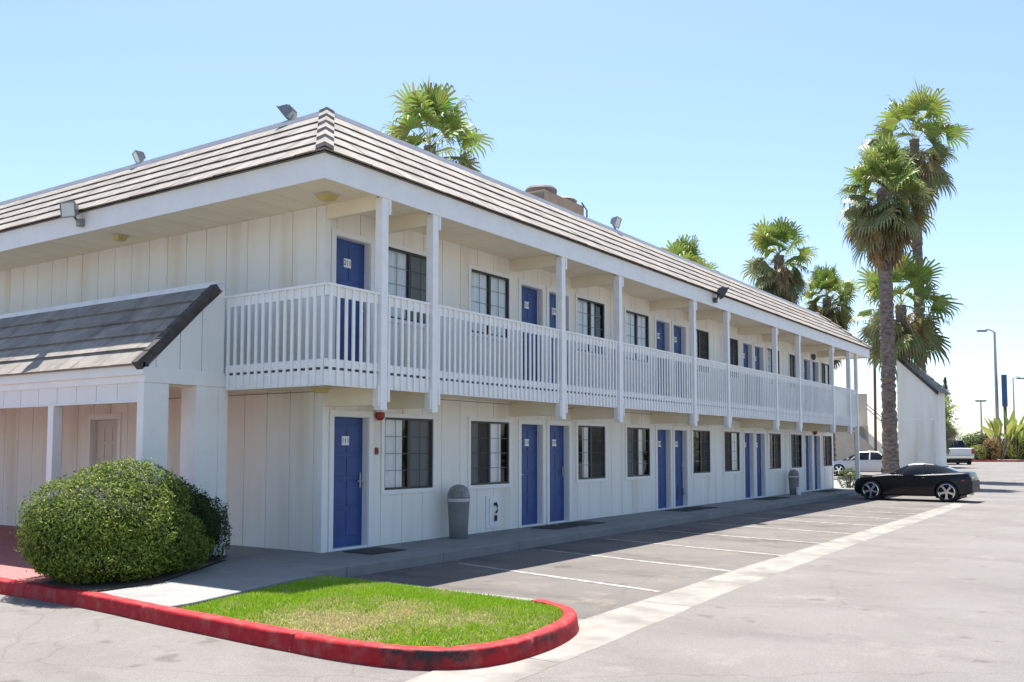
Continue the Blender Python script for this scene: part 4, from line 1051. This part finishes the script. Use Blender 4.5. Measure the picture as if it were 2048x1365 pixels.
# ================================================================= CARS
def boolean_cut(o, cutters):
    for c in cutters:
        m = o.modifiers.new('cut', 'BOOLEAN'); m.operation = 'DIFFERENCE'; m.object = c; m.solver = 'EXACT'
    dg = bpy.context.evaluated_depsgraph_get(); me = bpy.data.meshes.new_from_object(o.evaluated_get(dg))
    o.modifiers.clear(); old = o.data; o.data = me; bpy.data.meshes.remove(old)
    for c in cutters: bpy.data.objects.remove(c)
def interp(tab, x):
    if x <= tab[0][0]: return tab[0][1]
    for (a,va),(c,vc) in zip(tab, tab[1:]):
        if x <= c:
            t = (x-a)/(c-a); return lerp(va,vc,t)
    return tab[-1][1]
def car(loc, rz, spec, label, group=None):
    e = empty(spec['name'], loc, rz); tag(e, label, spec['cat'], group)
    L = spec['L']; W = spec['W']/2; hood = spec['top']; low = spec['low']; wid = spec['wid']
    # lower body loft along x (front = +x)
    N_ = 44; b = MB(); ns = None
    for i in range(N_+1):
        u = i/N_; x = L/2 - L*u
        zt = interp(hood, u); zb = interp(low, u); hw = W*interp(wid, u)
        sec = [(0,zb),(hw*.80,zb),(hw*.955,zb+.05),(hw*.985,zb+.16),(hw*1.0,lerp(zb,zt,.55)),(hw*.985,lerp(zb,zt,.78)),(hw*.94,zt-.05),(hw*.86,zt-.008),(hw*.5,zt+.016),(0,zt+.024)]
        sec = sec + [(-y,z) for y,z in sec[-2:0:-1]]; ns = len(sec)
        b.v += [(x,y,z) for y,z in sec]
    for i in range(N_):
        for j in range(ns): b.f.append((i*ns+j, i*ns+(j+1)%ns, (i+1)*ns+(j+1)%ns, (i+1)*ns+j))
    b.f.append(tuple(range(ns))); b.f.append(tuple(N_*ns+j for j in range(ns))[::-1]); b.m = [0]*len(b.f); b.t = [(1,1,1)]*len(b.f)
    body = b.build('body', spec['paint'], e, smooth=True)
    wr = spec['wr']; cut = []
    for wx in spec['wx']:
        for sy in (1,-1):
            c = MB(); c.tube([(wx, sy*W*1.3, wr), (wx, sy*(W-.30), wr)], wr*1.12, 28); co = c.build('c', 'blackplastic'); co.parent = e; cut.append(co)
    bpy.context.view_layer.update(); boolean_cut(body, cut)
    body.data.materials.clear(); body.data.materials.append(MT[spec['paint']])
    body.data.polygons.foreach_set('use_smooth', [True]*len(body.data.polygons)); body.data.set_sharp_from_angle(angle=R(35))
    for wx in spec['wx']: MB().box(wx-wr*1.15, wx+wr*1.15, -(W-.29), W-.29, .12, wr*1.9).build('wheel_well', 'blackplastic', e)
    # greenhouse: glass shell + roof panel
    gh = spec['gh']  # list of (x, z, halfwidth) along roofline front->rear ; bottom z
    g = MB(); n = len(gh)
    for (x,z,hw,zb,hb_) in gh: g.v += [(x,hb_,zb),(x,hw,z-.03),(x,hw*.86,z),(x,-hw*.86,z),(x,-hw,z-.03),(x,-hb_,zb)]
    for i in range(n-1):
        for j in range(5): g.f.append((i*6+j,i*6+j+1,(i+1)*6+j+1,(i+1)*6+j))
    g.m = [0]*len(g.f); g.t = [(1,1,1)]*len(g.f)
    g.build('windows', 'carglass', e, smooth=True, autos=True)
    rf = MB(); r0, r1 = spec['roof']; rr = gh[r0:r1+1]
    for (x,z,hw,zb,hb_) in rr: rf.v += [(x,hw+.006,z-.035),(x,hw*.9,z+.006),(x,0,z+.022),(x,-hw*.9,z+.006),(x,-hw-.006,z-.035)]
    for i in range(len(rr)-1):
        for j in range(4): rf.f.append((i*5+j,i*5+j+1,(i+1)*5+j+1,(i+1)*5+j))
    rf.m = [0]*len(rf.f); rf.t = [(1,1,1)]*len(rf.f)
    for pi in spec['pillars']:   # pillars as slim strips between stations
        (x0,z0,h0,zb0,hb0),(x1,z1,h1,zb1,hb1) = gh[pi[0]], gh[pi[1]]
        for s in (1,-1):
            wd = pi[2]; rf.face([(x0+wd,s*(hb0+.004),zb0),(x0-wd,s*(hb0+.004),zb0),(x1-wd,s*(h1+.005),z1-.03),(x1+wd,s*(h1+.005),z1-.03)])
    rf.build('roof', spec['paint'], e, smooth=False, recalc=False)
    # wheels
    for wx in spec['wx']:
        for s in (1,-1):
            t = MB(); Mw = Matrix.Rotation(R(-90*s),4,'X'); y0 = W-.235
            t.lathe([(wr*.60,0),(wr*.95,0),(wr,.03),(wr,.19),(wr*.95,.225),(wr*.80,.232),(wr*.79,.20)], (wx,s*y0,wr), 30, 0, Mw, caps=False)
            wo = t.build('wheel', 'tyre', e, smooth=True, autos=True)
            r_ = MB(); r_.lathe([(wr*.80,.228),(wr*.74,.236),(wr*.73,.19),(wr*.70,.10)], (wx,s*y0,wr), 30, 0, Mw, caps=False); r_.lathe([(0,.205),(wr*.13,.205),(wr*.15,.17)], (wx,s*y0,wr), 16, 0, Mw)
            for k in range(5):
                a = 2*math.pi*k/5+.3; Ms = Matrix.Translation((wx,s*y0,wr)) @ Mw @ Matrix.Rotation(a,4,'Z')
                r_.box(wr*.10, wr*.75, -wr*.10, wr*.10, .165, .20, M=Ms); r_.box(wr*.62, wr*.75, -wr*.17, wr*.17, .165, .20, M=Ms)
            r_.build('rim', 'chrome', wo, smooth=True, autos=True)
            k_ = MB(); k_.lathe([(wr*.70,.08),(0,.08)], (wx,s*y0,wr), 24, 0, Mw); k_.build('brake_disc', 'blackplastic', wo)
    for part in spec['extra']:
        nm, mt, boxes = part
        for bx in boxes: MB().box(*bx).build(nm, mt, e, bevel=min(.02, min(abs(bx[1]-bx[0]),abs(bx[3]-bx[2]),abs(bx[5]-bx[4]))*.3))
    return e
coupe = dict(name='black_coupe', cat='car', L=4.15, W=1.80, paint='carblack', wr=.365, wx=(1.40,-1.25),
    top=[(0,.62),(.02,.76),(.08,.86),(.2,.94),(.33,1.0),(.45,1.0),(.6,1.0),(.75,1.03),(.85,1.06),(.95,1.08),(.985,1.05),(1,.84)],
    low=[(0,.30),(.03,.20),(.2,.17),(.8,.19),(.95,.26),(1,.36)],
    wid=[(0,.72),(.03,.86),(.1,.95),(.25,.97),(.5,.955),(.7,1.0),(.85,1.0),(.95,.93),(.985,.86),(1,.74)],
    gh=[(.80,1.0,.68,.96,.78),(.45,1.18,.64,.96,.80),(.10,1.335,.60,.96,.81),(-.15,1.385,.58,.96,.81),(-.45,1.39,.565,.96,.81),(-.78,1.36,.55,.98,.80),(-1.1,1.27,.54,1.0,.78),(-1.45,1.13,.56,1.03,.72),(-1.68,1.06,.58,1.04,.68)],
    roof=(2,6), pillars=[(1,2,.025),(4,4,.025)],
    extra=[('tail_light','redlamp',[(-2.07,-2.0,s-.18,s+.18,.80,.91) for s in (.50,-.50)]),('headlight','clearlamp',[(1.94,2.04,s-.14,s+.14,.60,.72) for s in (.56,-.56)]),
           ('side_marker','redlamp',[(-1.86,-1.76,.84,.888,.76,.80)]),('mirror','carblack',[(.50,.64,.84,.99,.96,1.06),(.50,.64,-.99,-.84,.96,1.06)]),
           ('bumper','blackplastic',[(-2.095,-1.97,-.74,.74,.36,.78)]),('door_handle','blackplastic',[(-.55,-.42,.88,.91,.84,.87)]),('exhaust','chrome',[(-2.1,-1.95,.42,.54,.26,.33)])])  # black box at the rear is added to cover a bright reflection
rzc = math.atan2(1.0,.03)
cp = car((23.08,-3.84,-.142), rzc, coupe, 'black two door coupe with chrome wheels parked at the far end of the bays')
cp.scale = (.872,.872,.872)
sedan = dict(name='white_sedan', cat='car', L=4.7, W=1.8, paint='carwhite', wr=.33, wx=(1.45,-1.3),
    top=[(0,.55),(.03,.70),(.1,.82),(.25,.93),(.4,.97),(.7,.99),(.85,1.03),(.97,1.02),(1,.8)],
    low=[(0,.28),(.04,.2),(.9,.22),(1,.34)], wid=[(0,.7),(.04,.87),(.12,.96),(.5,.99),(.9,.97),(1,.8)],
    gh=[(1.25,.93,.72,.92,.8),(.75,1.2,.64,.94,.83),(.3,1.40,.6,.95,.84),(-.3,1.45,.58,.95,.84),(-.8,1.42,.58,.96,.84),(-1.3,1.28,.58,.98,.82),(-1.75,1.05,.62,1.0,.76)],
    roof=(2,4), pillars=[(1,2,.04),(3,3,.04),(5,4,.08)],
    extra=[('tail_light','redlamp',[(-2.34,-2.26,s-.16,s+.16,.78,.92) for s in (.6,-.6)]),('headlight','clearlamp',[(2.05,2.2,s-.14,s+.14,.62,.74) for s in (.56,-.56)]),
           ('mirror','carwhite',[(.85,.98,.86,1.0,.95,1.06),(.85,.98,-1.0,-.86,.95,1.06)])])
car((48.6,3.75,gz(48.9)), math.atan2(.995,-.1), sedan, 'white sedan parked beyond the far end of the motel, half hidden by the palm trunk', 'white cars behind the motel')
s2 = dict(sedan); s2['name'] = 'parked_car'; s2['paint'] = mat('car_silver', (.45,.50,.46), .3, coat=.8)
MT['carsilver'] = s2['paint']; s2['paint'] = 'carsilver'
s2['extra'] = [(a, 'carsilver' if a == 'mirror' else m_, c) for a, m_, c in sedan['extra']]
car((60.0,5.4,gz(60)), math.atan2(.5,-.85), s2, 'pale green grey car under the far staircase, seen above the white sedan')
pickup = dict(name='pickup_truck', cat='pickup truck', L=5.6, W=1.98, paint='carwhite', wr=.40, wx=(1.75,-1.65),
    top=[(0,.8),(.02,1.0),(.08,1.12),(.25,1.18),(.6,1.2),(.62,1.22),(.98,1.24),(1,1.2)],
    low=[(0,.42),(.04,.36),(.9,.40),(1,.48)], wid=[(0,.82),(.03,.93),(.1,.98),(.9,.99),(1,.96)],
    gh=[(1.35,1.15,.8,1.14,.86),(.85,1.62,.72,1.16,.88),(.4,1.84,.7,1.17,.89),(-.2,1.88,.69,1.18,.89),(-.7,1.85,.69,1.18,.89),(-.85,1.2,.75,1.18,.88)],
    roof=(2,4), pillars=[(1,2,.05),(3,3,.05),(4,4,.06)],
    extra=[('tail_light','redlamp',[(-2.82,-2.74,s-.10,s+.10,.82,1.18) for s in (.88,-.88)]),('bumper','chrome',[(-2.95,-2.78,-.92,.92,.50,.68)]),('tailgate','carwhite',[(-2.815,-2.79,-.74,.74,.70,1.2)]),
           ('mirror','blackplastic',[(.9,1.02,.93,1.12,1.18,1.36),(.9,1.02,-1.12,-.93,1.18,1.36)])])
car((69.6,2.35,gz(68.9)), math.atan2(.37,.93), pickup, 'white pickup truck seen from behind, right of the white stair enclosure')

# ================================================================= FAR STRUCTURES
CAM = Vector((-9.9334,-10.1354,1.5309))
# stair enclosure: tall white wall with a sloping tile roof
e = empty('stair_enclosure', (44.15,.97,gz(47)-.2)); e.rotation_euler.z = R(-97)
tag(e, 'tall narrow white clad wall block with one sloping tiled roof behind the coupe', 'building')
hgt = 6.75; wv = 1.93
b = MB(); b.prism([(0,0),(wv,0),(wv,hgt-1.85),(0,hgt)], 0, 1.8, 'y'); b.build('wall', 'siding', e)
b = MB(); b.box(-.02,wv+.01,-.02,-.001,hgt*.50,hgt*.515); b.build('joint_strip', 'trim', e)
b = MB()
for k in range(5):
    t0, t1 = k/5, (k+1)/5
    x0_, x1_ = lerp(wv+.22,.05,t0), lerp(wv+.22,.05,t1); z0_, z1_ = lerp(hgt-1.95,hgt+.06,t0), lerp(hgt-1.95,hgt+.06,t1)
    for q in range(6): tn = rng.uniform(.85,1.05); yq = -.12+q*.36; b.face([(x0_+.03,yq,z0_+.10),(x0_+.03,yq+.35,z0_+.10),(x1_,yq+.35,z1_+.06),(x1_,yq,z1_+.06)], tint=(tn,tn,tn)); b.face([(x0_+.03,yq,z0_+.02),(x0_+.03,yq+.35,z0_+.02),(x0_+.03,yq+.35,z0_+.10),(x0_+.03,yq,z0_+.10)], tint=(.8,.8,.8))
b.build('roof', 'tile', e, recalc=False)
b = MB(); b.prism([(wv+.2,hgt-2.05),(wv+.24,hgt-1.88),(.45,hgt-.20),(.42,hgt-.38)], -.14, -.02, 'y'); b.build('rake_tiles', 'tile_dark', e)
# far staircase with column and rails
def fp(u, v, Dd):   # world point for a pixel at a chosen depth, used once to lay out far things
    f = 1864.67; d = Fw + Rt*((u-1024)/f) - Up*((v-682.5-98.53)/f); return CAM + d*Dd
e = empty('outdoor_staircase', tuple(Vector((*fp(1735,880,63).xy, gz(55))))); tag(e, 'beige outdoor staircase with column and handrails beyond the far end of the motel', 'staircase')
org = Vector(e.location); Mi = Matrix.Translation(-org)
A = fp(1698,830,62); B_ = fp(1768,893,62)
dirh = Vector((B_.x-A.x, B_.y-A.y, 0)).normalized(); nrm = Vector((-dirh.y, dirh.x, 0)) if Vector((-dirh.y, dirh.x, 0)).dot(Fw) > 0 else Vector((dirh.y,-dirh.x,0))
b = MB()
def quadprism(b, P4, n_, t): 
    i = len(b.v); b.v += [tuple(Mi @ p) for p in P4] + [tuple(Mi @ (p+n_*t)) for p in P4]
    for q in ((0,1,2,3),(7,6,5,4),(0,4,5,1),(1,5,6,2),(2,6,7,3),(3,7,4,0)): b.f.append(tuple(i+k for k in q)); b.m.append(0); b.t.append((1,1,1))
quadprism(b, [A, B_, B_-Vector((0,0,.75)), A-Vector((0,0,.75))], nrm, 1.4)
b.build('stringer', 'siding', e)
b = MB(); W0 = A-Vector((0,0,.9))-dirh*1.4; quadprism(b, [W0, A-Vector((0,0,.76))+dirh*1.3, Vector((*(A+dirh*1.3).xy, gz(55))), Vector((*(A-dirh*1.4).xy, gz(55)))], nrm, 1.2); b.build('wall', 'farbeige', e)
b = MB(); c0 = fp(1716,788,63); c1 = fp(1734,788,63); dd = Vector((0,0,2.3)); quadprism(b, [c0,c1,c1-dd,c0-dd], nrm, .5); b.build('column', 'farbeige', e)
b = MB()
for off in (0,.28):
    p0_ = fp(1730,806,62)-Vector((0,0,off)); p1_ = fp(1772,843,62)-Vector((0,0,off)); b.tube([tuple(Mi@p0_), tuple(Mi@p1_)], .035, 8)
b.tube([tuple(Mi@fp(1752,826,62)), tuple(Mi@fp(1752,880,62))], .03, 8)
b.build('handrail', 'pole', e)
b = MB(); c0 = fp(1749,700,61); c1 = fp(1751.5,905,61); b.tube([tuple(Mi@c0), tuple(Mi@c1)], .09, 8); b.build('pole', 'brownwood', e)
# lamps and sign
def lamp_post(base, H, label, arm=None, head=.7, rad=.09, lean=0):
    e = empty('street_lamp', base); tag(e, label, 'street lamp', 'street lamps beyond the parking lot')
    b = MB(); b.tube([(0,0,0),(lean*.5,0,H*.5),(lean,0,H)], [rad,rad*.8,rad*.55], 10); b.build('pole', 'pole', e, smooth=True, autos=True)
    a = Vector(arm or (0,0,0)); top = Vector((lean,0,H))
    if arm:
        b = MB(); b.tube([tuple(top), tuple(top+a*.5+Vector((0,0,.25))), tuple(top+a)], rad*.4, 8); b.build('arm', 'pole', e, smooth=True)
    b = MB(); M_ = Matrix.Translation(top+a) @ Matrix.Rotation(math.atan2(a.y,a.x) if arm else 2.2,4,'Z')
    b.box(-head*.5,head*.5,-.16,.16,-.08,.08,M=M_); b.box(-head*.4,head*.4,-.12,.12,-.13,-.081,M=M_); b.build('lamp_head', 'metalgrey', e, bevel=.04)
p2 = fp(1989,665,99)
lamp_post((p2.x,p2.y,gz(p2.x)), p2.z-gz(p2.x), 'tall street lamp with an arm reaching left beside the blue sign', arm=tuple(fp(1964,662,99)-p2), head=1.05, rad=.21)
p2 = fp(1961.5,802,110); lamp_post((p2.x,p2.y,gz(p2.x)), p2.z-gz(p2.x), 'short distant street lamp with a flat head above the hedge', head=1.3, rad=.14)
p2 = fp(2026,757,120); lamp_post((p2.x,p2.y,gz(p2.x)), p2.z-gz(p2.x), 'thin distant lamp pole right of the blue sign', arm=tuple(fp(2042,757,120)-p2), head=1.2, rad=.13)
p2 = fp(2008,752,98); zb = gz(98); e = empty('sign_pole', (p2.x,p2.y,zb)); tag(e, 'tall blue panel sign on a pole, seen edge on beside the street lamp', 'sign')
h_ = p2.z-zb; M_ = Matrix.Rotation(.105,4,'Z')
b = MB(); b.box(-1.8,1.8,-.26,.26,h_-3.2,h_,M=M_); b.build('sign_panel', 'signblue', e, bevel=.02)
b = MB(); b.tube([(0,0,0),(0,0,h_-3.2)], .17, 10); b.build('pole', 'metaldark', e)
# conifer-like mast tree behind the squat palm
p2 = fp(1890,755,150); zb = gz(100); e = empty('conifer_tree', (p2.x,p2.y,zb)); tag(e, 'distant thin grey green conifer tip behind the squat palm', 'tree')
H_ = p2.z-zb; b = MB(); b.tube([(0,0,0),(0,0,H_)], [.3,.04], 8); b.build('trunk', 'stem', e)
b = MB(); rg = random.Random(9)
for i in range(1500):
    u = rg.random(); z = H_*(.25+.75*u); layer = (z*1.3)%1.0; rr = (1-u)*3.2*(0.35+.65*layer); an = rg.uniform(0,6.28); q = Vector((rr*rg.random()**.5*math.cos(an), rr*rg.random()**.5*math.sin(an), z))
    s_ = .22; b.face([q, q+Vector((rg.uniform(-s_,s_),rg.uniform(-s_,s_),-s_)), q+Vector((rg.uniform(-s_,s_),rg.uniform(-s_,s_),s_*.5))], tint=(.10,.14,.08))
b.build('crown', 'leaf', e, recalc=False)
# hedges / planting far right
gc = [((.06,.11,.03),(.12,.18,.05)),((.12,.18,.04),(.22,.28,.07)),((.05,.08,.03),(.09,.13,.04))]
def bushat(u, v, Dd, w_, h_, label, cols=gc, n=1600, size=.28, seed=1, name='bush', group='bushes in the far planting bed'):
    p = fp(u, 915, Dd); return shrub(name, (p.x,p.y,gz(p.x)), [(0,0,h_*.5,w_,w_*.8,h_*.52),(w_*.5,w_*.2,h_*.38,w_*.6,w_*.6,h_*.4),(-w_*.5,-.1,h_*.42,w_*.6,w_*.6,h_*.44)], n, size, cols, label, seed=seed, group=group)
bushat(1940,0,96,1.5,2.6,'dark green rounded bush right of the white pickup', seed=31)
bushat(1964,0,95,1.6,2.9,'green bush under the short distant lamp', seed=32)
bushat(1955,0,88,1.0,1.5,'low yellow green bush in front of the darker bushes', cols=[((.25,.27,.07),(.34,.33,.10))], n=900, seed=33)
bushat(1983,0,88,.9,2.2,'yellow and red leaved shrub in the far bed', cols=[((.26,.24,.06),(.36,.30,.09)),((.30,.12,.06),(.36,.16,.08))], n=900, seed=34)
bushat(2042,0,92,1.6,3.4,'bright lime green bush at the right edge of the photo', cols=[((.20,.32,.04),(.30,.42,.06))], n=1500, seed=35)
bushat(2020,0,94,1.9,2.2,'dark low bush under the tall leafy plants', cols=[((.03,.06,.02),(.07,.10,.03))], n=1500, seed=36)
# banana / bird of paradise clumps
def leafy(u, Dd, H, label, seed, col0=(.14,.24,.05), col1=(.30,.36,.10)):
    p = fp(u, 915, Dd); e = empty('broad_leaf_plant', (p.x,p.y,gz(p.x))); tag(e, label, 'plant', 'tall broad leaved plants in the far bed')
    rg = random.Random(seed); b = MB(); st = MB()
    for i in range(16):
        az = rg.uniform(0,6.28); el = R(rg.uniform(55,86)); d = Vector((math.cos(az)*math.cos(el),math.sin(az)*math.cos(el),math.sin(el))); s = Vector((-math.sin(az),math.cos(az),0))
        l = H*rg.uniform(.45,.62); q = d*l; st.tube([(0,0,0),tuple(q)], .05, 5)
        w_ = rg.random(); c = tuple(lerp(col0[k],col1[k],w_) for k in range(3)); ll = H*rg.uniform(.35,.48); ww = H*.065
        mid = q+d*ll*.5; tip = q+(d+Vector((0,0,-.35))).normalized()*ll
        b.face([q,mid-s*ww,tip,mid+s*ww], tint=c)
    b.build('leaves', 'leaf', e, recalc=False); st.build('stems', 'stem', e)
leafy(2003,90,4.6,'tall yellow green broad leaved plant left of the sign pole', 41, (.26,.30,.06),(.42,.42,.12))
leafy(2024,92,5.2,'tallest broad leaved plant right of the sign pole', 42)
leafy(2034,91,3.8,'smaller broad leaved plant near the right edge', 43)
# far kerb bed and a low green kiosk
b = MB(); a = fp(1935,915,86); c = fp(2100,915,86); dv = (Vector((c.x,c.y,0))-Vector((a.x,a.y,0))).normalized(); nv = Vector((-dv.y,dv.x,0)); nv = nv if nv.x > 0 else -nv
P4 = [Vector((a.x,a.y,0)),Vector((c.x,c.y,0))+dv*30,Vector((c.x,c.y,0))+dv*30+nv*14,Vector((a.x,a.y,0))+nv*14]
b.prism([(q.x,q.y) for q in P4], .30, .50, 'z'); tag(b.build('planting_bed', mat('bed_gravel',(.42,.36,.30),.9,(.5,.44,.37),2,5)), kind='structure')
b = MB(); P5 = [P4[0]-nv*.2-dv*.2, P4[1]-nv*.2, P4[1], P4[0]-dv*.2]; b.prism([(q.x,q.y) for q in P5], .30, .53, 'z'); tag(b.build('bed_kerb', 'redkerb'), kind='structure')
# low shrub by the end of the motel
shrub('low_shrub', (28.7,-.3,-.02), [(0,0,.35,.30,.42,.42),(.35,-.1,.28,.35,.35,.3)], 900, .10, gc, 'small leafy shrub at the foot of the motel far end', seed=51, core=False)
p = fp(1713,900,39.3)
e = empty('support_post', (p.x,p.y,-.15)); tag(e, 'thin olive post standing in front of the white sedan by the motel end', 'post')
MB().box(-.07,.07,-.07,.07,0,2.35).build('shaft', 'olive', e, bevel=.01)
MB().box(-.10,.10,-.10,.10,2.352,2.42).build('cap', 'olive', e, bevel=.01)

# things across the lot that the windows mirror (outside the photograph, one mass)
b = MB(); rg = random.Random(77); blobs = []
for k in range(26):
    x = -4+k*3.6+rg.uniform(-1,1); y = -34+rg.uniform(-3,3); h = rg.uniform(1.0,3.2); blobs.append((x,y,h*.55,rg.uniform(1.6,2.6),2.0,h*.55))
leaf_cloud(b, 15000, blob_surf(blobs,.3), .5, gc+[((.2,.2,.08),(.3,.3,.12))], rg)
tag(b.build('tree_line', 'leaf', recalc=False), 'line of trees and shrubs across the parking lot', 'trees', kind='stuff')
